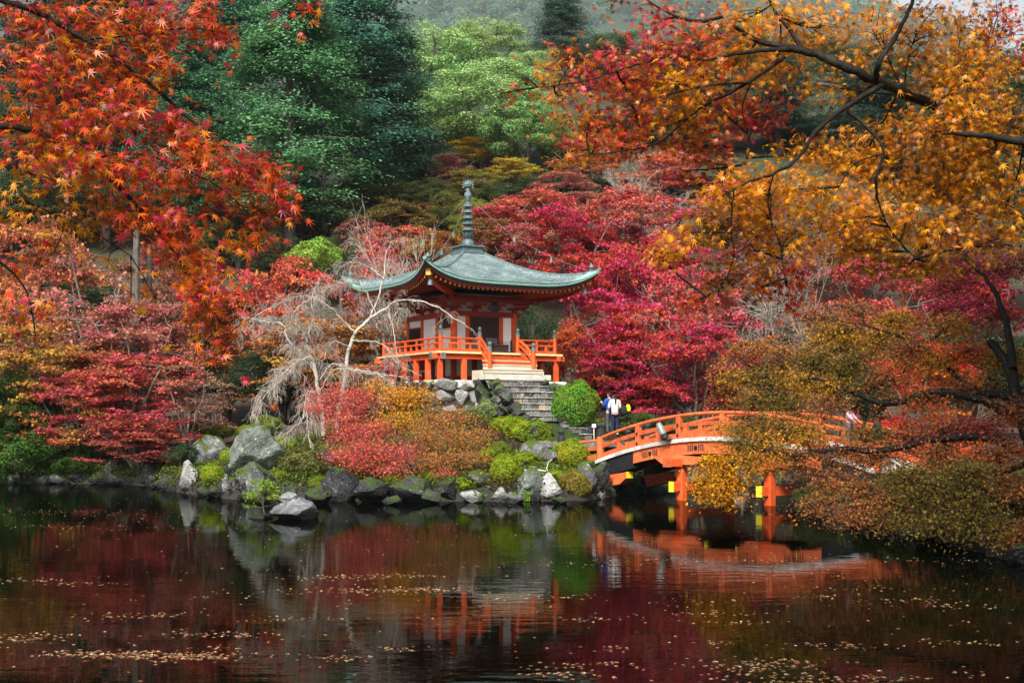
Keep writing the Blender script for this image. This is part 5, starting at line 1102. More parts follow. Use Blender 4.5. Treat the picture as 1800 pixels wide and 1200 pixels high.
for x, y, lab in ((10.9, 18.6, 'unseen high crowned evergreen added to shade the near right bank'), (14.5, 23.5, 'unseen high crowned evergreen added for shade behind the right thicket'), (11.5, 12.5, 'unseen high crowned evergreen added for shade closest to the viewer')):
    plant('shade_evergreen', HIGH, lab, 'tree', (x, y, ground(x, y)), (1, 1, 1), x, (.04, .08, .025), 'unseen shade evergreens on the right bank')  # crowns raised above the view, added to cast shade over the bank
# ferns and grass tufts at the water
def tuft(px, py, D, h, n, col, lab, sp=.5):
    q = P(px, py, D); rg = np.random.default_rng(px); V, Fc = [], []; cols = []
    for i in range(n):
        az = rg.uniform(0, 6.28); d = np.array([np.cos(az), np.sin(az), 0]); s_ = np.array([-d[1], d[0], 0]) * .012; L_ = h * rg.uniform(.6, 1.1); o = rg.normal(0, .06, 3) * [1, 1, 0]
        p = [o, o + d * L_ * sp * .3 + [0, 0, L_ * .6], o + d * L_ * sp + [0, 0, L_ * .75]]; b_ = len(V); V += [p[0] - s_, p[0] + s_, p[1] + s_, p[1] - s_, p[2]]; Fc += [(b_, b_ + 1, b_ + 2), (b_, b_ + 2, b_ + 3), (b_ + 3, b_ + 2, b_ + 4)]
    me = np_mesh('grass_tuft', np.array(V), np.array(Fc), {'v': rg.uniform(0, 1, len(Fc)), 'w': rg.uniform(0, 1, len(Fc))}); o = obj('grass_tuft', me, M['moss_leaf'], None, loc=q); o.color = (*col, 1)
    tag(o, lab, 'grass', 'grass tufts on the shore')
tuft(845, 884, 45.4, .45, 90, (.14, .28, .02), 'bright grass tuft at the water below the maple'); tuft(927, 880, 45.8, .4, 80, (.2, .32, .03), 'bright grass tuft between pale stones'); tuft(340, 862, 53, .5, 60, (.16, .28, .02), 'fresh green sprig at the left point stone', .3)
# ---------------------------------------------------------------- rocks along the shore
RG = 'rocks along the shore'
_rr = random.Random(23)
for k, (px, py, w_, h_, D, mt, lab) in enumerate([
 (334, 838, 42, 54, 52.6, 'rock_pale', 'upright pale stone on the left point of the island'), (366, 792, 66, 52, 53.6, 'rock_grey', 'lichen spotted boulder behind the left point'), (455, 797, 112, 92, 50.8, 'rock_green', 'big tilted grey green boulder on the left of the island'),
 (450, 848, 120, 62, 48.2, 'rock_grey', 'sloping slab rock at the water below the big boulder'), (405, 828, 30, 36, 50.4, 'rock_dark', 'dark stone beside the small dome shrub'), (398, 852, 20, 36, 49.9, 'rock_grey', 'narrow purple grey stone at the water'),
 (516, 899, 100, 50, 37.6, 'rock_bare', 'low wide rock standing alone in the pond'), (506, 876, 44, 22, 38.0, 'rock_bare', 'small dark rock lying on the pond rock'),
 (578, 806, 62, 36, 49.8, 'rock_dark', 'dark rock behind the drooping cherry twigs'), (600, 852, 76, 66, 48.0, 'rock_dark', 'mossy dark rock on the shore under the cherry'), (652, 864, 60, 46, 46.9, 'rock_dark', 'pointed dark shore rock left of the rusty maple'), (720, 862, 84, 48, 46.9, 'rock_dark', 'broad black rock in the shade of the rusty maple'), (784, 862, 64, 44, 46.8, 'rock_dark', 'black rock below the maple leaves'), (842, 842, 56, 34, 47.4, 'rock_grey', 'grey topped rock at the edge of the maple'),
 (832, 874, 44, 22, 46.0, 'rock_pale', 'flat pale stone at the water below the maple'), (875, 872, 34, 26, 45.9, 'rock_pale', 'bluish pale stone left of the mossy shrub foot'), (932, 852, 46, 62, 46.7, 'rock_green', 'leaning blue green rock between two shrubs'), (946, 796, 68, 42, 49.2, 'rock_grey', 'large purple grey boulder in front of the steps'), (963, 856, 42, 46, 46.5, 'rock_pale', 'white and brown stone beside the brown dome shrub'),
 (1030, 838, 36, 52, 48.0, 'rock_grey', 'dark grey rock at the bridge foot, left of two'), (1053, 838, 36, 56, 48.6, 'rock_dark', 'dark brown rock right under the bridge corner'), (1056, 872, 20, 12, 47.8, 'rock_pale', 'little tan stone in the water by the bridge'), (905, 876, 30, 20, 45.8, 'rock_grey', 'small grey stone in the shore row'), (985, 880, 26, 14, 45.9, 'rock_dark', 'small dark stone under the brown dome shrub'),
 (760, 875, 40, 24, 46.1, 'rock_dark', 'low black stone at the waterline under the maple'), (560, 872, 50, 34, 47.4, 'rock_dark', 'low dark stone beside the pond rock'), (505, 862, 46, 34, 47.6, 'rock_dark', 'dark stone behind the little pond pine'), (690, 880, 36, 18, 46, 'rock_dark', 'dark waterline stone left of the black rock'),
 (24, 842, 26, 16, 60.3, 'rock_pale', 'whitish stone on the far left shore'), (80, 842, 24, 14, 60, 'rock_pale', 'pale green stone on the left shore'), (140, 840, 56, 28, 60, 'rock_dark', 'dark shore stone under the low shrub'), (200, 832, 40, 44, 59.4, 'rock_dark', 'upright dark block on the left shore'), (232, 840, 34, 26, 59, 'rock_dark', 'mossy block right of the upright one'), (268, 836, 44, 38, 58.2, 'rock_dark', 'dark block at the inner bank corner'), (300, 842, 34, 30, 57.2, 'rock_dark', 'dark stone close to the island point'), (50, 838, 40, 28, 60.6, 'rock_dark', 'dark stone under the glossy shrub'), (105, 840, 36, 24, 60.3, 'rock_dark', 'black stone between two pale ones'), (170, 842, 34, 22, 59.7, 'rock_dark', 'small dark stone left of the upright block'),
 (458, 910, 60, 16, 38.0, 'rock_dark', 'low dark stone under the little pond pine'), (1298, 836, 34, 50, 56.8, 'rock_pale', 'pale rock seen under the bridge between the pillars'), (1200, 850, 90, 36, 55, 'rock_dark', 'dark rock behind the near pillar'), (1130, 856, 90, 40, 52.6, 'rock_dark', 'dark bank rock under the bridge arch'), (1240, 846, 60, 34, 56.6, 'rock_dark', 'dark rock deep under the bridge'),
 (1470, 900, 60, 30, 39.6, 'rock_dark', 'dark shore rock under the right maple'), (1545, 912, 70, 34, 36.6, 'rock_dark', 'second dark shore rock under the right maple'), (1620, 930, 80, 36, 33.4, 'rock_dark', 'dark rock at the bend of the right bank'), (1710, 950, 90, 44, 30, 'rock_dark', 'large dark rock near the right edge'), (1790, 968, 90, 50, 27.6, 'rock_dark', 'dark rock at the right frame edge')]):
    if 320 < px < 1060 and D > 40: D = seat(px, py + h_ * .42) + w_ * D / F * .3
    q = P(px, py, D); s = D / F / 2; calm = 0 if 36 < D < 39 else 1; t = obj('rock', ROCKS[k % 9], None, None, loc=q, rot=(calm * _rr.uniform(-.25, .25), calm * _rr.uniform(-.3, .3), _rr.uniform(0, 6.28)), scale=(w_ * s * 1.06, w_ * s * _rr.uniform(.75, 1.), h_ * s * 1.1))
    set_mat(t, M[mt]); tag(t, lab, 'rock', RG)
# little pine on the pond rock
pp = P(462, 900, 38.1); pine = thing('dwarf_pine', 'small bright green pine growing beside the pond rock', 'shrub', pp)
rg = np.random.default_rng(8); pos, nor, tips, paths = [], [], [], []
for k in range(24):
    z_ = rg.uniform(.15, .95); az = rg.uniform(0, 6.28); l_ = (.62 - .35 * z_) * rg.uniform(.6, 1.1); c = np.array([np.cos(az) * l_, np.sin(az) * l_, z_]); paths.append((np.stack([[0, 0, z_ * .7], c * [.5, .5, .9], c]), np.array([.018, .012, .006])))
    r_ = rg.normal(0, 1, (60, 3)) * [.1, .1, .035]; pos.append(c + r_); nor.append(np.tile([0, 0, 1.], (60, 1))); tips.append(r_ + c * [.4, .4, 0])
paths.append((np.array([[.1, 0, -.4], [.0, 0, .2], [.04, 0, .85]]), np.array([.04, .03, .012])))
pos = np.concatenate(pos); t, b, n = frames(len(pos), rg, np.concatenate(nor), np.concatenate(tips), .5); V, Fc = kite_leaves(pos, t, b, n, rg.uniform(.05, .1, len(pos)), .22)
obj('trunk', tubes_mesh('trunk', paths, 5), M['bark'], pine); f = obj('foliage', np_mesh('foliage', V, Fc, {'v': rg.uniform(0, 1, len(pos)), 'w': rg.uniform(0, 1, len(pos))}), M['moss_leaf'], pine); f.color = (.22, .3, .03, 1)

# ---------------------------------------------------------------- two weeping cherries, bare
def cherry(label, D, limbs, seed, nt=9):
    """limbs: (list of photo points, depth offset end, start radius, end radius)"""
    rg = np.random.default_rng(seed); base = P(*limbs[0][0][0], D); root = thing('weeping_cherry', label, 'tree', base, 0, 'bare weeping cherries'); B0 = np.array(base)
    thick, twigs = [], []
    for pts, dz, r0, r1 in limbs:
        k = len(pts); ctr = [np.array(P(x, y, D + dz * i / max(k - 1, 1))) - B0 for i, (x, y) in enumerate(pts)]
        n_ = 5 * k; p = bez(ctr, n_, rg, .02); thick.append((p, np.linspace(r0, r1, n_)))
        if r0 > .08: continue
        for j in range(int(nt * k * (.5 if pts[-1][0] > 690 else 1.3))):
            u = rg.uniform(.12, 1); i = min(int(u * (n_ - 1)), n_ - 2); dv = nrm(p[i + 1] - p[i]); sd_ = rg.normal(0, 1, 3) * [1, 1, .3]
            d = nrm(dv * .7 + sd_ * .6 + np.array([0, 0, .25])); grow(rg, p[i], d, rg.uniform(.35, .8), .009, 0, 2, twigs, [-.26, -.36, -.4], .5, 7, (5, 3, 0), .35, -.05)
    obj('trunk', tubes_mesh('trunk', thick, 6), M['bark_pale'], root)
    obj('bare_twigs', tubes_mesh('bare_twigs', [(p, np.maximum(r, .0045)) for p, r, l in twigs], 3), M['twig'], root)['kind'] = 'stuff'
cherry('bare weeping cherry with forked pale trunk and arching drooping branches', 52.5, [
 ([(568, 765), (566, 730), (560, 690), (553, 650), (545, 620)], -.2, 0.0930, 0.0620), ([(553, 650), (546, 625), (538, 600), (540, 585)], .4, 0.0620, 0.0310),
 ([(548, 640), (525, 618), (503, 592), (498, 570), (470, 566), (440, 560)], .8, 0.0465, 0.0155), ([(540, 600), (530, 580), (512, 562), (530, 535), (560, 520)], -.8, 0.0372, 0.0124), ([(540, 588), (550, 560), (548, 525), (556, 505)], .6, 0.0341, 0.0124),
 ([(556, 655), (530, 630), (505, 650), (480, 675), (455, 700), (440, 735)], -.9, 0.0372, 0.0124), ([(558, 660), (548, 628), (520, 640), (500, 665), (470, 690), (450, 720)], -1.6, 0.0341, 0.0093),
 ([(560, 670), (585, 640), (620, 650), (660, 655), (680, 670)], -.8, 0.0341, 0.0124), ([(562, 690), (540, 690), (535, 720), (530, 740), (500, 765), (478, 800)], -1.4, 0.0310, 0.0074), ([(560, 690), (590, 650), (640, 655), (690, 660), (720, 668)], -1., 0.0279, 0.0074), ([(564, 700), (545, 690), (540, 730), (545, 790), (540, 830)], -1.8, 0.0248, 0.0062)], 4, 5)
cherry('larger bare weeping cherry reaching its pale twigs across the pavilion', 55.0, [
 ([(592, 755), (596, 715), (606, 670), (612, 620), (625, 585), (650, 560)], .3, 0.1054, 0.0620), ([(650, 560), (680, 540), (700, 528), (735, 530), (770, 540), (800, 560), (830, 580)], -1.2, 0.0527, 0.0093),
 ([(650, 560), (668, 515), (675, 480), (678, 450), (690, 425), (712, 418)], .5, 0.0434, 0.0093), ([(625, 585), (600, 560), (580, 540), (540, 520), (500, 530), (450, 555), (430, 580)], .6, 0.0372, 0.0074),
 ([(618, 600), (650, 600), (680, 610), (700, 640), (740, 660)], -1.4, 0.0310, 0.0074), ([(660, 550), (640, 510), (620, 495), (590, 500), (560, 515)], -.8, 0.0279, 0.0074), ([(680, 540), (690, 575), (696, 610), (700, 640)], -1.3, 0.0248, 0.0050), ([(615, 610), (585, 600), (570, 630), (560, 660), (555, 690)], -1.6, 0.0248, 0.0062), ([(675, 490), (650, 470), (620, 460), (600, 470)], .8, 0.0248, 0.0062)], 5, 5)

# ---------------------------------------------------------------- stone edging where the banks meet the water
def edging(label, pts, step, mats, seed, smin=.3, smax=.62, hmin=.3, hmax=.6):
    er = random.Random(seed); root = thing('stone_edging', label, 'stone edging', (pts[0][0], pts[0][1], 0)); o0 = Vector((pts[0][0], pts[0][1], 0))
    for (ax, ay), (bx, by) in zip(pts[:-1], pts[1:]):
        L_ = math.hypot(bx - ax, by - ay); n_ = max(1, int(L_ / step))
        for i in range(n_):
            u = (i + er.uniform(.2, .8)) / n_; w_ = er.uniform(smin, smax); h_ = er.uniform(hmin, hmax)
            o = obj('stone', ROCKS[er.randrange(9)], None, root, loc=(ax + (bx - ax) * u - o0.x, ay + (by - ay) * u - o0.y + .12, er.uniform(-.12, .12)), rot=(er.uniform(-.3, .3), er.uniform(-.3, .3), er.uniform(0, 6.28)), scale=(w_, w_ * .8, h_)); set_mat(o, M[er.choice(mats)])
edging('shade-toned dark stones lining the front shore of the island', LAND[4:13], 1.0, ('rock_dark',), 1, .2, .6, .15, .5)
edging('dark stones lining the far left shore', [(-26, 60.8)] + LAND[1:5], .9, ('rock_dark',), 2, .25, .8, .2, .7)
edging('black stones lining the channel behind the bridge', LAND[12:19], .8, ('rock_dark',), 3, .4, .8, .4, .8)
edging('black stones lining the shaded right bank', RBANK[:8], .7, ('rock_dark',), 4, .35, .6, .3, .6)
# ---------------------------------------------------------------- maples drawn spray by spray
def spray_maple(name, label, D, limbs, sprays, palettes, leaf, tpl, seed, mat, bark, droop=.3, n_single=0, depth=1.0, twig_r=.006, tipdir=(0, 0, -.6), njit=.7, base=None, group=None, up=.8, limb_fwd=0.):
    """limbs: (photo points, depth offsets, r0, r1); sprays: (cx, cy, rx, ry, count, palette, depth offset)"""
    rg = np.random.default_rng(seed); B0 = np.array(P(*limbs[0][0][0], D + limbs[0][1][0])) if base is None else np.array(base)
    root = thing(name, label, 'tree', tuple(B0), 0, group); thick, nodes = [], []
    for pts, dz, r0, r1 in limbs:
        k = len(pts); dz = dz if len(dz) == k else np.linspace(dz[0], dz[-1], k); p = bez([np.array(P(x, y, D + d + limb_fwd)) - B0 for (x, y), d in zip(pts, dz)], 5 * k, rg, r0 * .12); thick.append((p, np.linspace(r0, r1, 5 * k))); nodes.append(p)
    nodes = np.concatenate(nodes); twigs = []; pos, nor, tip, col, w_ = [], [], [], [], []
    mpx = D / F
    for cx, cy, rx, ry, cnt, pal, dz in sprays:
        c = np.array(P(cx, cy, D + dz)) - B0; ext = np.array([rx * mpx, max(rx, ry) * mpx * .8 * depth, ry * mpx]); pal_ = palettes[pal]
        q = nodes[np.argmin(((nodes - c) ** 2).sum(1))]; st = bez([q, (q + c) / 2 + rg.normal(0, .08, 3) * ext, c], 6); twigs.append((st, np.linspace(twig_r * 2.2, twig_r * 1.2, 6)))
        nt_ = max(4, int(cnt / 26)); left = cnt
        for j in range(nt_):
            e = rg.normal(0, 1, 3); e = nrm(e) * ext * rg.uniform(.45, 1.1); s_ = st[rg.integers(2, 6)]; mid = (s_ + c + e) / 2 + np.array([0, 0, .12 * ext[2]]); en = c + e + np.array([0, 0, -droop * abs(e[0]) * .4]); tw = bez([s_, mid, en], 7)
            twigs.append((tw, np.linspace(twig_r, twig_r * .35, 7))); m_ = max(1, int(cnt / nt_)); u = rg.uniform(.25, 1.05, m_); i = np.clip((u * 6).astype(int), 0, 5); f_ = (u * 6 - i)[:, None]
            pp = tw[i] * (1 - f_) + tw[i + 1] * f_ + rg.normal(0, 1, (m_, 3)) * (np.minimum(ext, leaf * 2.6) * .5 + ext * .05); pp[:, 2] -= leaf * .3
            pos.append(pp); dirn = nrm((en - s_)[None]); nor.append(np.tile([0, -.35, up], (m_, 1))); tip.append(np.tile(dirn * .8 + np.array(tipdir), (m_, 1)))
            pw = rg.integers(0, len(pal_)) if rg.random() < .35 else None
            ci = rg.integers(0, len(pal_), m_) if pw is None else np.where(rg.random(m_) < .7, pw, rg.integers(0, len(pal_), m_)); col.append(np.array(pal_)[ci]); w_.append(np.clip(rg.normal(.5, .25, m_), 0, 1))
    pos = np.concatenate(pos); col = np.concatenate(col); w_ = np.concatenate(w_); t, b, n = frames(len(pos), rg, np.concatenate(nor), np.concatenate(tip), njit)
    s = leaf * rg.uniform(.5, 1.3, len(pos)); vv_ = rg.uniform(0, 1, len(pos))
    obj('branch', tubes_mesh('branch', thick, 8), M[bark], root); obj('twig', tubes_mesh('twig', twigs, 3), M[bark], root)['kind'] = 'stuff'
    if n_single:
        wpos = pos + B0; px = 900 + wpos[:, 0] / wpos[:, 1] * F; py = YH - (wpos[:, 2] - HC) / wpos[:, 1] * F
        inside = (px > 10) & (px < 1790) & (py > 10); score = np.where(inside, s / wpos[:, 1] * (.4 + np.abs(n[:, 1])), 0); single = np.argsort(-score)[:n_single]
        rest = np.setdiff1d(np.arange(len(pos)), single); tv, tf = tpl
        protos = {}
        for i in single:
            key = tuple(np.round(col[i], 3)) + (round(vv_[i] * 3),)
            if key not in protos:
                me = np_mesh('leaf', tv, tf, {'col': np.tile(col[i], (len(tf), 1)), 'v': np.full(len(tf), round(vv_[i] * 3) / 3), 'w': np.full(len(tf), .5)}); me.materials.append(M[mat]); protos[key] = me
            mt_ = Matrix(((t[i][0], b[i][0], n[i][0], 0), (t[i][1], b[i][1], n[i][1], 0), (t[i][2], b[i][2], n[i][2], 0), (0, 0, 0, 1)))
            o = obj('leaf', protos[key], None, root, loc=tuple(pos[i]), rot=mt_.to_euler(), scale=(s[i], s[i] * rg.uniform(.55, 1), s[i] * rg.uniform(.7, 1.6)))
    else: rest = np.arange(len(pos))
    wd = rg.uniform(.5, 1, len(pos)); V, Fc = star_leaves(pos[rest], t[rest], b[rest], n[rest], s[rest], tpl, wd[rest]); k = len(tpl[1])
    lo = obj('leaves', np_mesh('leaves', V, Fc, {'col': np.repeat(col[rest], k, 0), 'v': np.repeat(vv_[rest], k), 'w': np.repeat(w_[rest], k)}), M[mat], root); lo['kind'] = 'stuff'
    return root
def _star3():
    ring = [(1, 0), (.3, .2), (.72, .62), (.1, .32), (-.3, .42), (-.35, -.42), (.1, -.32), (.72, -.62), (.3, -.2)]
    v = np.array([(0, 0, 0)] + [(x, y, -.14 * (x * x + y * y)) for x, y in ring]) * .62; v[:, 0] -= .12
    f = [(0, 1, 2), (0, 2, 3), (0, 3, 4), (0, 4, 5), (0, 5, 6), (0, 6, 7), (0, 7, 8), (0, 8, 9), (0, 9, 1)]
    k = [0, 1, 3, 5, 6, 8]; return v, np.array([(0, 1, 2), (0, 2, 3), (0, 3, 4), (0, 6, 7), (0, 7, 8), (0, 9, 1), (0, 4, 6)])
STAR3 = _star3()
# leaf colours
o1, o2, o3, o4, r1, r2, y1, y2, p1, p2, k1, k2 = (.66, .125, .004), (.68, .215, .005), (.54, .075, .006), (.58, .16, .007), (.6, .03, .008), (.44, .02, .012), (.72, .29, .006), (.52, .2, .008), (.42, .018, .07), (.52, .03, .1), (.2, .05, .012), (.22, .075, .008)
PAL = {'flame': [o1, o3, o2, r1, r1, o3, p1, k1], 'fire': [o1, o3, r1, r1, p1, o3, r2, p1, k1], 'red': [r1, r1, o3, p1, r2], 'amber': [o2, o4, y1, o1, o2, y2], 'gold': [y1, y2, o2, o4, k2], 'pink': [p2, p1, r1, o1], 'mix': [o1, o2, p1, r1, o4], 'brown': [k1, k2, o4, (.26, .1, .03)],
       'rust': [(.34, .1, .03), (.28, .075, .03), (.36, .13, .03), (.2, .06, .035)], 'olive': [(.16, .1, .013), (.1, .08, .012), (.22, .12, .016), (.12, .06, .018)], 'amber_shaded': [(.42, .19, .012), (.36, .14, .014), (.48, .23, .012), (.24, .09, .02)], 'ember': [(.36, .07, .03), (.3, .05, .03), (.4, .1, .03), (.22, .06, .03)], 'wine': [(.32, .03, .06), (.26, .03, .05), (.38, .06, .05)], 'coral': [(.6, .055, .12), (.6, .045, .1), (.64, .1, .1), (.6, .14, .08)], 'tang': [(.66, .23, .015), (.6, .18, .015), (.7, .3, .015)], 'copper': [(.46, .14, .035), (.4, .11, .035), (.52, .18, .03), (.34, .12, .05)]}  # the right bank's amber is darkened so its colour carries the shade there

# maple on the island front: coral left, tangerine middle, rust right
spray_maple('island_maple', 'low spreading maple on the island shore shading from coral to orange to rust', 48.4,
 [([(735, 850), (728, 820), (715, 790), (700, 760), (690, 725)], (0, 0, .2, .3, .5), .11, .03), ([(728, 820), (690, 790), (640, 765), (600, 745)], (0, -.2, -.4, -.6), .06, .015), ([(715, 795), (750, 770), (790, 755), (830, 760)], (0, -.3, -.6, -.9), .06, .015), ([(725, 830), (760, 815), (800, 810), (845, 800)], (0, -.5, -.9, -1.2), .045, .012), ([(722, 825), (670, 810), (620, 805), (590, 800)], (0, -.5, -.9, -1.2), .045, .012)],
 [(a, b_, c_ * 1.08, d_ * .64, int(e_ * (1.5 if p_ == 'coral' else 1.0)), p_, z_) for a, b_, c_, d_, e_, p_, z_ in [(575, 690, 42, 24, 900, 'coral', .3), (625, 700, 40, 30, 900, 'coral', 0), (560, 715, 30, 14, 350, 'coral', -.4), (600, 735, 40, 22, 800, 'coral', -.5), (615, 765, 50, 26, 1000, 'coral', -.8), (600, 800, 36, 18, 600, 'coral', -1.1), (650, 790, 50, 26, 1000, 'coral', -1.3), (690, 690, 44, 30, 1200, 'tang', .6), (660, 675, 30, 18, 500, 'tang', .8), (735, 695, 46, 26, 1100, 'tang', .4), (700, 735, 54, 28, 1300, 'tang', -.1), (660, 750, 40, 24, 800, 'coral', -.6), (760, 735, 46, 26, 1100, 'copper', -.2), (800, 730, 40, 22, 800, 'copper', -.4), (745, 770, 54, 28, 1200, 'copper', -.8), (800, 770, 50, 26, 1000, 'copper', -.9), (845, 765, 34, 24, 600, 'copper', -1.), (700, 795, 56, 26, 1100, 'coral', -1.3), (750, 810, 50, 22, 900, 'copper', -1.5), (800, 805, 44, 22, 700, 'copper', -1.4), (840, 800, 30, 16, 350, 'copper', -1.4), (690, 825, 40, 18, 500, 'coral', -1.6), (775, 836, 30, 14, 300, 'coral', -1.7), (630, 815, 30, 14, 300, 'coral', -1.5)]] ,
 PAL, .125, STAR5, 31, 'leaf', 'bark', .4, 0, 1.0, .008, njit=.6, up=.45)

# thicket over the right bank and the bridge
RT = []
def blob(cx, cy, rx, ry, n_, pal, dz): RT.append((cx, cy, rx, ry, n_, pal, dz))
for a in [(1265, 870, 42, 20, 700, 'gold', 0), (1240, 850, 30, 22, 500, 'gold', .3), (1290, 845, 40, 26, 800, 'gold', .2), (1260, 815, 50, 24, 900, 'gold', .5), (1320, 815, 50, 26, 900, 'amber_shaded', .4), (1300, 780, 50, 24, 800, 'olive', .8), (1350, 775, 50, 24, 800, 'amber_shaded', .8), (1330, 745, 50, 22, 700, 'olive', 1.2), (1290, 750, 36, 16, 400, 'amber_shaded', 1.4), (1390, 750, 50, 26, 800, 'olive', 1.), (1380, 715, 54, 22, 800, 'olive', 1.6), (1330, 705, 46, 18, 500, 'olive', 2.), (1290, 665, 44, 20, 500, 'amber_shaded', 2.4), (1340, 660, 50, 22, 700, 'olive', 2.2), (1400, 670, 50, 24, 800, 'amber_shaded', 2.), (1430, 630, 56, 28, 900, 'olive', 2.4), (1370, 615, 50, 24, 600, 'rust', 2.8), (1460, 590, 56, 28, 900, 'amber_shaded', 2.6), (1420, 560, 50, 24, 600, 'rust', 3), (1500, 640, 56, 30, 1000, 'olive', 2), (1540, 600, 56, 30, 1000, 'amber_shaded', 2.2), (1500, 545, 50, 26, 700, 'rust', 2.8), (1580, 560, 56, 28, 900, 'amber_shaded', 2.4), (1600, 620, 60, 30, 1000, 'ember', 1.6), (1560, 660, 56, 26, 900, 'rust', 1.6), (1470, 680, 50, 24, 700, 'amber_shaded', 1.8), (1440, 790, 50, 26, 800, 'rust', .6), (1490, 800, 56, 30, 900, 'rust', .2), (1460, 850, 50, 26, 700, 'rust', 0), (1510, 860, 54, 30, 900, 'rust', -.4), (1550, 810, 56, 30, 900, 'rust', -.2), (1530, 760, 56, 26, 800, 'olive', .4), (1600, 770, 60, 30, 1000, 'ember', 0), (1590, 840, 60, 30, 1000, 'olive', -.8), (1560, 890, 50, 22, 600, 'rust', -1.), (1640, 870, 60, 32, 1000, 'olive', -1.4), (1650, 810, 60, 30, 1000, 'rust', -.8), (1660, 750, 60, 30, 1000, 'ember', 0), (1620, 700, 60, 28, 900, 'rust', .8), (1690, 690, 60, 30, 1000, 'rust', .6), (1720, 750, 60, 30, 1000, 'wine', -.4), (1710, 830, 60, 34, 1000, 'olive', -1.6), (1760, 800, 60, 34, 1000, 'ember', -1.4), (1780, 730, 60, 34, 1000, 'ember', -.6), (1790, 860, 50, 30, 700, 'rust', -2.), (1700, 890, 50, 24, 600, 'olive', -2.2), (1640, 640, 60, 28, 900, 'amber_shaded', 1.2), (1700, 620, 60, 30, 900, 'red', 1.2), (1770, 640, 60, 34, 1000, 'amber_shaded', .8), (1760, 560, 60, 34, 900, 'wine', 1.6), (1650, 510, 60, 20, 700, 'wine', 2.2), (1700, 480, 60, 26, 800, 'wine', 2), (1780, 470, 50, 34, 700, 'wine', 1.6), (1660, 570, 60, 28, 800, 'amber_shaded', 1.8), (1740, 420, 70, 20, 600, 'wine', 2.4), (1430, 892, 46, 18, 500, 'rust', -.4), (1500, 908, 54, 20, 700, 'rust', -.9), (1580, 918, 56, 20, 700, 'olive', -1.4), (1660, 926, 60, 22, 800, 'olive', -2.), (1740, 934, 60, 24, 800, 'olive', -2.6), (1800, 940, 50, 26, 700, 'rust', -2.8), (1400, 820, 44, 22, 500, 'rust', .3), (1420, 760, 50, 24, 600, 'amber_shaded', .6), (1370, 800, 40, 20, 500, 'amber_shaded', .5), (1450, 720, 50, 24, 700, 'rust', 1.)]: blob(*a)
spray_maple('bank_maple', 'broad amber, rust and wine maple thicket overhanging the right bank and bridge', 28.5,
 [([(1840, 900), (1815, 800), (1790, 700), (1770, 640), (1740, 600)], (-1.5, -1, -.5, 0, .5), .17, .08), ([(1800, 745), (1720, 700), (1640, 690), (1560, 710), (1500, 690), (1420, 665), (1340, 680)], (-.5, 0, .5, 1, 1.4, 1.8, 2), .11, .02), ([(1790, 700), (1730, 690), (1690, 670), (1660, 640), (1600, 600), (1520, 570)], (-.5, .2, .8, 1.2, 1.8, 2.2), .1, .02), ([(1815, 800), (1740, 770), (1650, 770), (1560, 790), (1470, 790), (1400, 800), (1340, 790), (1280, 820), (1260, 860)], (-1, -.8, -.6, -.4, 0, .2, .4, .2, 0), .1, .012), ([(1780, 650), (1770, 570), (1740, 500), (1690, 450)], (-.2, .6, 1.4, 2), .1, .02), ([(1815, 810), (1760, 830), (1680, 840), (1600, 850), (1530, 870)], (-1, -1.2, -1.2, -1., -.8), .07, .012)],
 [(a, b_, c_ * 1.3, d_ * .85, int(e_ * 1.8), p_, z_) for a, b_, c_, d_, e_, p_, z_ in RT], PAL, .085, STAR3, 41, 'leaf', 'bark_dark', .35, 0, 1.1, .007, njit=.65, base=(11.2, 27.0, ground(11.2, 27.0)))

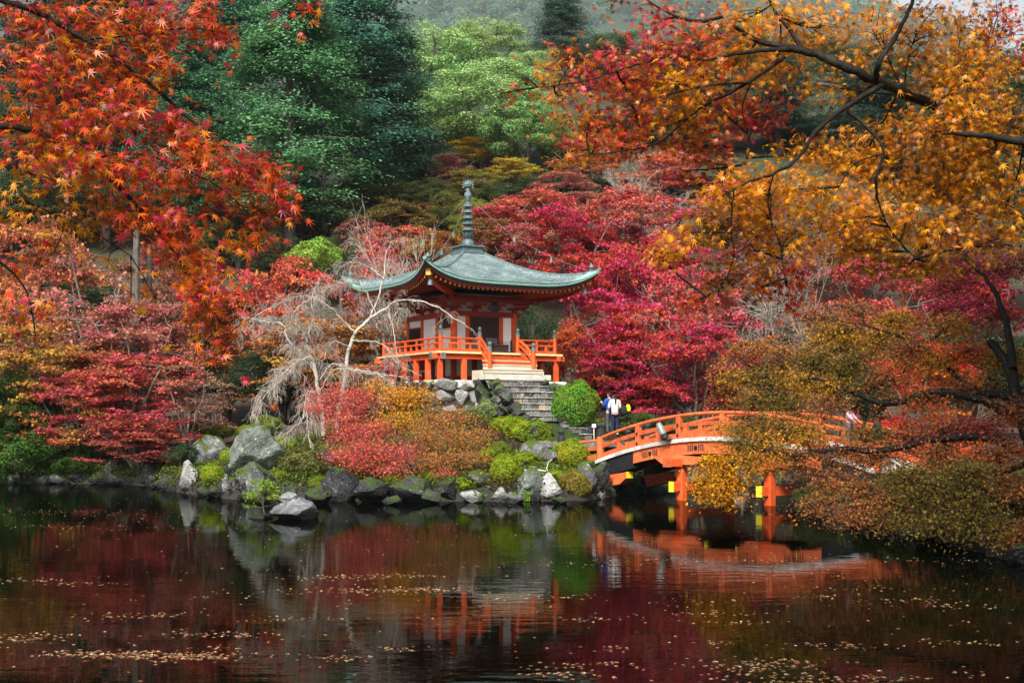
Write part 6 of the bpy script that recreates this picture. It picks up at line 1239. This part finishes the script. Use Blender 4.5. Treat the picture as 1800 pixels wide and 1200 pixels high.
# great branch over the pond, upper right
RN = [(1010, 105, 66, 34, 120, 'mix', .3), (985, 170, 44, 36, 110, 'mix', .2), (1060, 125, 60, 34, 170, 'pink', 0), (1140, 85, 60, 36, 220, 'pink', -.2), (1100, 150, 64, 40, 230, 'mix', .1), (1040, 205, 56, 30, 150, 'mix', .3), (1120, 210, 64, 36, 220, 'fire', 0), (1190, 150, 64, 40, 250, 'amber', -.2), (1040, 262, 60, 20, 150, 'amber', .3), (1090, 250, 44, 22, 110, 'fire', .2), (1190, 220, 64, 40, 230, 'amber', .1), (1220, 80, 60, 44, 230, 'fire', -.2), (1160, 40, 40, 20, 60, 'red', .3), (1300, 40, 64, 40, 230, 'amber', 0), (1280, 120, 64, 44, 250, 'amber', .2), (1260, 190, 64, 40, 230, 'fire', .3), (1240, 255, 56, 26, 150, 'fire', .2), (1330, 200, 50, 40, 150, 'red', .6), (1380, 40, 60, 40, 220, 'amber', .2), (1360, 130, 60, 30, 180, 'amber', .5), (1450, 50, 64, 50, 260, 'amber', .4), (1530, 45, 60, 50, 240, 'amber', .2), (1440, 150, 50, 30, 140, 'gold', .7), (1610, 60, 66, 60, 320, 'brown', 0), (1690, 50, 70, 60, 340, 'gold', .3), (1770, 40, 60, 60, 300, 'fire', .3), (1650, 140, 60, 40, 230, 'amber', .4), (1730, 130, 64, 50, 300, 'amber', 0), (1780, 190, 50, 60, 260, 'brown', -.3), (1700, 200, 70, 44, 320, 'amber', -.3), (1640, 240, 60, 40, 260, 'brown', -.2), (1740, 280, 70, 50, 360, 'amber', -.2), (1660, 310, 66, 44, 320, 'amber', 0), (1580, 260, 50, 40, 220, 'amber', .2), (1590, 340, 60, 44, 300, 'gold', .1), (1500, 300, 60, 44, 280, 'amber', .2), (1440, 270, 50, 30, 160, 'amber', .3), (1430, 340, 64, 44, 300, 'amber', 0), (1350, 310, 60, 36, 240, 'amber', -.2), (1280, 335, 60, 34, 240, 'amber', -.3), (1340, 370, 60, 40, 260, 'amber', -.1), (1260, 380, 56, 30, 220, 'brown', -.3), (1200, 410, 46, 26, 150, 'amber', -.3), (1150, 440, 34, 18, 80, 'amber', -.3), (1390, 410, 60, 40, 240, 'gold', .1), (1320, 440, 46, 40, 180, 'amber', 0), (1280, 490, 44, 34, 140, 'brown', 0), (1235, 525, 36, 20, 80, 'fire', 0), (1330, 510, 40, 26, 90, 'fire', .1), (1380, 500, 40, 44, 170, 'red', .2), (1470, 390, 60, 44, 260, 'gold', .2), (1500, 440, 56, 36, 200, 'gold', .3), (1550, 420, 60, 40, 260, 'gold', .1), (1630, 400, 66, 44, 300, 'gold', 0), (1700, 370, 66, 50, 320, 'amber', -.1), (1770, 360, 50, 54, 260, 'amber', -.2), (1590, 470, 50, 26, 130, 'gold', .3), (1650, 470, 50, 24, 120, 'amber', .4), (1780, 430, 40, 30, 110, 'gold', .2), (1540, 380, 50, 36, 200, 'amber', -.2), (1200, 300, 40, 20, 60, 'fire', .6), (1265, 290, 40, 20, 70, 'brown', .4), (1130, -5, 100, 12, 60, 'fire', .5), (880, 165, 26, 10, 14, 'red', .2), (925, 135, 20, 8, 5, 'mix', .2)]
spray_maple('overhanging_maple', 'amber maple branch with dark limbs reaching across the upper right', 8.8,
 [([(1900, 330), (1800, 265), (1700, 215), (1605, 170), (1550, 145), (1500, 125), (1440, 98), (1385, 85)], (1.2, 1.0, .8, .45, .1, 0, .05, .1), 0.0400, 0.0240), ([(1385, 85), (1340, 75), (1310, 60), (1290, 46)], (.1, .12, .1, .1), 0.0204, 0.0120), ([(1390, 88), (1350, 88), (1300, 95), (1240, 106)], (.1, .05, 0, 0), 0.0180, 0.0072), ([(1410, 90), (1390, 55), (1365, 25), (1345, -15)], (.1, .15, .2, .2), 0.0156, 0.0072), ([(1540, 140), (1545, 110), (1575, 65), (1600, 15), (1612, -25)], (0, -.1, -.1, -.15, -.2), 0.0204, 0.0096),
  ([(1550, 150), (1500, 180), (1440, 225), (1400, 280), (1360, 305), (1315, 320), (1270, 345)], (0, -.1, -.2, -.3, -.3, -.3, -.3), 0.0180, 0.0048), ([(1490, 195), (1530, 230), (1553, 265), (1540, 315), (1545, 360), (1570, 410), (1610, 455)], (-.1, -.15, -.2, -.2, -.1, 0, .1), 0.0132, 0.0036), ([(1380, 100), (1330, 135), (1290, 160), (1240, 185), (1200, 215), (1160, 250), (1100, 265), (1010, 275)], (.1, .1, .1, .15, .2, .2, .25, .3), 0.0132, 0.0030),
  ([(1320, 145), (1250, 150), (1180, 165), (1110, 185), (1050, 195)], (.1, 0, 0, .1, .1), 0.0090, 0.0024), ([(1240, 106), (1180, 100), (1100, 120), (1040, 140), (980, 150), (940, 155)], (0, 0, .05, .1, .2, .2), 0.0084, 0.0024), ([(1800, 250), (1740, 240), (1680, 235)], (-.4, -.35, -.3), 0.0270, 0.0120), ([(1290, 335), (1285, 400), (1290, 450), (1270, 500), (1240, 520)], (-.3, -.2, -.1, 0, 0), 0.0054, 0.0018), ([(1553, 270), (1500, 290), (1470, 340)], (-.2, -.2, -.2), 0.0060, 0.0024), ([(1190, 30), (1230, 38), (1270, 30)], (.2, .15, .1), 0.0132, 0.0108), ([(1360, 305), (1350, 360), (1370, 430), (1380, 490)], (-.3, -.2, 0, .1), 0.0054, 0.0018), ([(1325, 135), (1305, 190), (1315, 240), (1310, 290)], (.1, .2, .4, .5), 0.0048, 0.0018)],
 [(a, b_, c_, d_, int(e_ * 1.35) if e_ > 20 else e_, p_, z_) for a, b_, c_, d_, e_, p_, z_ in RN], PAL, .08, STAR7, 51, 'leaf_wet', 'bark_dark', .3, 300, 1.2, .004, tipdir=(-.2, 0, -.7), njit=.75, limb_fwd=-.3)

# left branch, very near
LN = [(40, 40, 60, 46, 70, 'fire', 0), (130, 40, 60, 46, 85, 'fire', .1), (220, 45, 56, 44, 80, 'flame', 0), (300, 40, 50, 44, 70, 'fire', .1), (375, 45, 34, 50, 40, 'red', .1), (405, 70, 14, 30, 14, 'fire', .1), (50, 120, 60, 46, 85, 'fire', -.1), (140, 125, 60, 46, 90, 'flame', 0), (230, 125, 50, 40, 70, 'flame', .1), (285, 110, 26, 30, 26, 'flame', 0), (50, 210, 60, 46, 80, 'mix', .1), (140, 210, 60, 44, 85, 'fire', -.1), (230, 200, 54, 40, 75, 'fire', 0), (300, 225, 44, 34, 55, 'fire', .1), (350, 260, 46, 34, 55, 'flame', 0), (410, 290, 50, 34, 60, 'fire', 0), (460, 310, 40, 36, 50, 'fire', 0), (500, 335, 20, 34, 24, 'flame', 0), (455, 370, 44, 30, 40, 'flame', .1), (430, 420, 40, 24, 26, 'flame', .1), (475, 405, 20, 34, 18, 'fire', 0), (390, 350, 44, 30, 34, 'fire', .2), (60, 290, 60, 36, 55, 'mix', 0), (150, 285, 60, 36, 70, 'mix', -.1), (240, 285, 56, 36, 70, 'fire', -.1), (310, 310, 50, 34, 50, 'flame', .1), (170, 350, 60, 34, 46, 'brown', .1), (240, 370, 56, 36, 66, 'fire', 0), (300, 400, 48, 36, 66, 'fire', -.1), (330, 450, 46, 36, 64, 'mix', 0), (355, 500, 42, 34, 56, 'fire', -.1), (370, 550, 38, 34, 50, 'flame', 0), (395, 590, 26, 30, 26, 'flame', 0), (320, 590, 26, 22, 10, 'gold', .1), (350, 620, 26, 18, 10, 'gold', .1), (270, 520, 30, 26, 14, 'flame', .2), (30, 380, 40, 40, 26, 'gold', .1), (110, 380, 50, 30, 30, 'gold', .2), (30, 460, 40, 40, 22, 'flame', .1), (90, 450, 40, 30, 14, 'gold', .2), (40, 540, 40, 30, 26, 'flame', 0), (90, 530, 30, 24, 10, 'flame', .1), (30, 580, 30, 20, 10, 'red', 0), (55, 620, 10, 10, 2, 'gold', 0), (190, 460, 30, 30, 12, 'gold', .2), (230, 530, 20, 16, 5, 'gold', .1), (485, 25, 14, 20, 5, 'fire', 0), (525, 10, 34, 14, 13, 'red', 0), (555, 30, 10, 14, 4, 'pink', 0), (530, 55, 5, 8, 1, 'flame', 0), (440, 560, 10, 20, 4, 'pink', 0), (440, 470, 12, 16, 4, 'pink', 0), (482, 706, 3, 5, 2, 'fire', .1), (435, 655, 12, 6, 3, 'pink', 0)]
spray_maple('near_maple', 'fiery wet maple branch hanging close to the viewer on the upper left', 4.2,
 [([(-160, -60), (-60, -20), (60, 20), (150, 70), (230, 120), (300, 180), (370, 240), (440, 290), (500, 330)], (-.1, -.05, 0, 0, 0, .05, .05, .05, .05), .012, .0018), ([(-150, 180), (-40, 215), (60, 230), (150, 280), (220, 340), (290, 420), (340, 500), (380, 580)], (0, 0, 0, -.05, -.05, -.05, 0, 0), .013, .0018), ([(-120, 350), (0, 340), (80, 370), (150, 400), (230, 450)], (.1, .1, .15, .2, .2), .005, .0015), ([(-100, 440), (-20, 450), (40, 500), (60, 570), (60, 620)], (0, 0, .05, .05, 0), .005, .0012), ([(-100, -120), (100, -90), (300, -60), (470, -30), (520, 5), (550, 30)], (0, 0, 0, 0, 0, 0), .008, .0012), ([(150, 70), (250, 60), (330, 50), (400, 60)], (0, .05, .1, .1), .004, .0012), ([(150, 280), (240, 270), (330, 300), (400, 340), (460, 400)], (-.05, 0, .05, .1, .1), .004, .0012), ([(380, 580), (430, 640), (470, 680), (482, 704)], (0, 0, .05, .1), .0012, .0006)],
 [(a, b_, c_, d_, int(e_ * 2.9) if e_ > 20 else e_, p_, z_) for a, b_, c_, d_, e_, p_, z_ in LN], PAL, .055, STAR7, 61, 'leaf_wet', 'bark_dark', .5, 300, 1.2, .0011, tipdir=(.5, 0, -.7), njit=.75, up=.9)

# ---------------------------------------------------------------- moss, fern and leaf litter on the banks
rg = np.random.default_rng(91); gx = np.concatenate([rg.uniform(-15, 5.5, 90000), rg.uniform(-26, -12, 24000), rg.uniform(9, 13, 12000)]); gy = np.concatenate([rg.uniform(46, 60, 90000), rg.uniform(57, 63, 24000), rg.uniform(25, 43, 12000)]); gzz = ground_np(gx, gy)
ok = (gzz > .02) & (gzz < 3.4); gx, gy, gzz = gx[ok], gy[ok], gzz[ok]; n_ = len(gx)
patch = np.sin(gx * 1.3 + 2 * np.sin(gy * .9)) + np.sin(gy * 1.7 + gx * .6) + rg.normal(0, .5, n_)
pos = np.stack([gx, gy, gzz + np.where(gzz < .5, rg.uniform(0, .35, n_), 0) + rg.uniform(.0, .12, n_) * (1 + .6 * np.maximum(patch, 0))], 1); t, b, n = frames(n_, rg, np.tile([0, 0, 1.], (n_, 1)), None, .6); V, Fc = kite_leaves(pos, t, b, n, rg.uniform(.05, .13, n_), .4)
gc = np.array([(.13, .17, .015), (.08, .12, .012), (.05, .08, .012), (.17, .2, .02)]); bc = np.array([(.07, .04, .018), (.05, .03, .014), (.14, .055, .02), (.03, .035, .012)])
col = np.where((patch > -.2)[:, None], gc[rg.integers(0, 4, n_)], bc[rg.integers(0, 4, n_)])
lo = obj('ground_cover', np_mesh('ground_cover', V, Fc, {'col': col, 'v': rg.uniform(0, 1, n_), 'w': rg.uniform(0, 1, n_)}), M['leaf']); tag(lo, 'moss, ferns and fallen leaves covering the banks', 'ground cover', kind='stuff')
# ---------------------------------------------------------------- leaves afloat on the pond
rg = np.random.default_rng(77); pts = []
def water_pt(px, py): D = HC * F / (py - YH); return (px - 900) / F * D, D
for px, py, w_, n_ in [(235, 1152, 70, 130), (340, 1155, 55, 110), (150, 1148, 60, 40), (230, 1082, 60, 50), (590, 1015, 60, 60), (690, 1012, 50, 60), (660, 1038, 90, 120), (740, 1036, 60, 60), (520, 1088, 50, 30), (390, 1116, 60, 50), (20, 1020, 60, 40), (140, 1026, 40, 30), (75, 1118, 40, 30), (20, 1125, 40, 40), (700, 1140, 30, 20), (600, 1157, 40, 25), (400, 1140, 30, 14), (980, 990, 90, 40), (960, 1050, 60, 30), (1040, 1088, 50, 26), (1280, 1078, 50, 24), (1290, 1095, 40, 16), (1350, 1166, 70, 50), (1330, 1175, 60, 40), (1460, 1195, 120, 110), (1480, 1135, 60, 34), (1440, 1048, 40, 20), (1690, 985, 90, 40), (1660, 1065, 60, 30), (1600, 1055, 60, 26), (1700, 1130, 40, 20), (1020, 1170, 60, 30), (990, 1187, 40, 26), (60, 900, 120, 60), (180, 905, 160, 60), (60, 925, 120, 40), (200, 930, 120, 40), (1150, 985, 80, 20), (1340, 985, 120, 40), (1240, 1060, 80, 20), (1380, 1010, 60, 18), (1540, 1035, 60, 18), (1075, 1140, 24, 14), (1260, 1130, 30, 12)]:
    x, D = water_pt(px, py); k = D / F
    for i in range(int(n_ * 1.1)): pts.append((x + rg.normal(0, .95) * w_ * k, D + rg.normal(0, .2) * w_ * k * 1.6 + .12 * math.sin(9 * rg.uniform(0, 1))))
for i in range(650):
    px = rg.uniform(-60, 1860); py = 745 + 6240 / rg.uniform(13.3, 48); x, D = water_pt(px, py); pts.append((x, D))
pts = np.array(pts); d_all = np.maximum(np.maximum(_poly_sd(LAND, pts[:, 0], pts[:, 1]), _poly_sd(RBANK, pts[:, 0], pts[:, 1])), _poly_sd(NBANK, pts[:, 0], pts[:, 1])); pts = pts[d_all < -.3]
n_ = len(pts); pos = np.concatenate([pts, rg.uniform(.004, .012, (n_, 1))], 1); t, b, n = frames(n_, rg, np.tile([0, 0, 1.], (n_, 1)), None, .12); s = rg.uniform(.05, .1, n_)
palw = np.array([(.62, .36, .2), (.58, .28, .1), (.55, .14, .1), (.66, .48, .3), (.45, .2, .12)]); col = palw[rg.integers(0, 5, n_)]; order = np.argsort(pts[:, 1]); near, far = order[:300], order[300:]
FM = []
for i in range(5):
    me = np_mesh('fallen_leaf', STAR5[0] * [1, 1, .8], STAR5[1], {'col': np.tile(palw[i], (len(STAR5[1]), 1)), 'v': np.full(len(STAR5[1]), .6), 'w': np.full(len(STAR5[1]), .5)}); me.materials.append(M['leaf']); FM.append(me)
for i in near:
    o = obj('fallen_leaf', FM[int(i) % 5], None, None, loc=tuple(pos[i]), rot=(rg.uniform(-.15, .15), rg.uniform(-.15, .15), rg.uniform(0, 6.28)), scale=(s[i],) * 3); tag(o, 'small fallen maple leaf floating on the near pond', 'leaf', 'fallen leaves floating near the front of the pond')
V, Fc = star_leaves(pos[far], t[far], b[far], n[far], s[far], STAR5); k = len(STAR5[1])
lo = obj('floating_leaves', np_mesh('floating_leaves', V, Fc, {'col': np.repeat(col[far], k, 0), 'v': np.repeat(rg.uniform(0, 1, len(far)), k), 'w': np.full(len(far) * k, .5)}), M['leaf'])
tag(lo, 'scattered drifts of fallen maple leaves across the pond', 'leaves', kind='stuff')

# ---------------------------------------------------------------- damp air
hz, nt, B, N, L = nmat('damp_air'); nt.nodes.remove(B); pv = N('ShaderNodeVolumePrincipled')
pv.inputs['Color'].default_value = (.78, .9, 1, 1); pv.inputs['Density'].default_value = .0001; pv.inputs['Anisotropy'].default_value = .2
L(pv.outputs[0], nt.nodes['Material Output'].inputs['Volume'])
h = MB().box(-1600, 1600, -40, 2740, -2.5, 1150).build('haze', hz); h['kind'] = 'stuff'; h['label'] = 'thin damp haze over the valley'; h['category'] = 'haze'
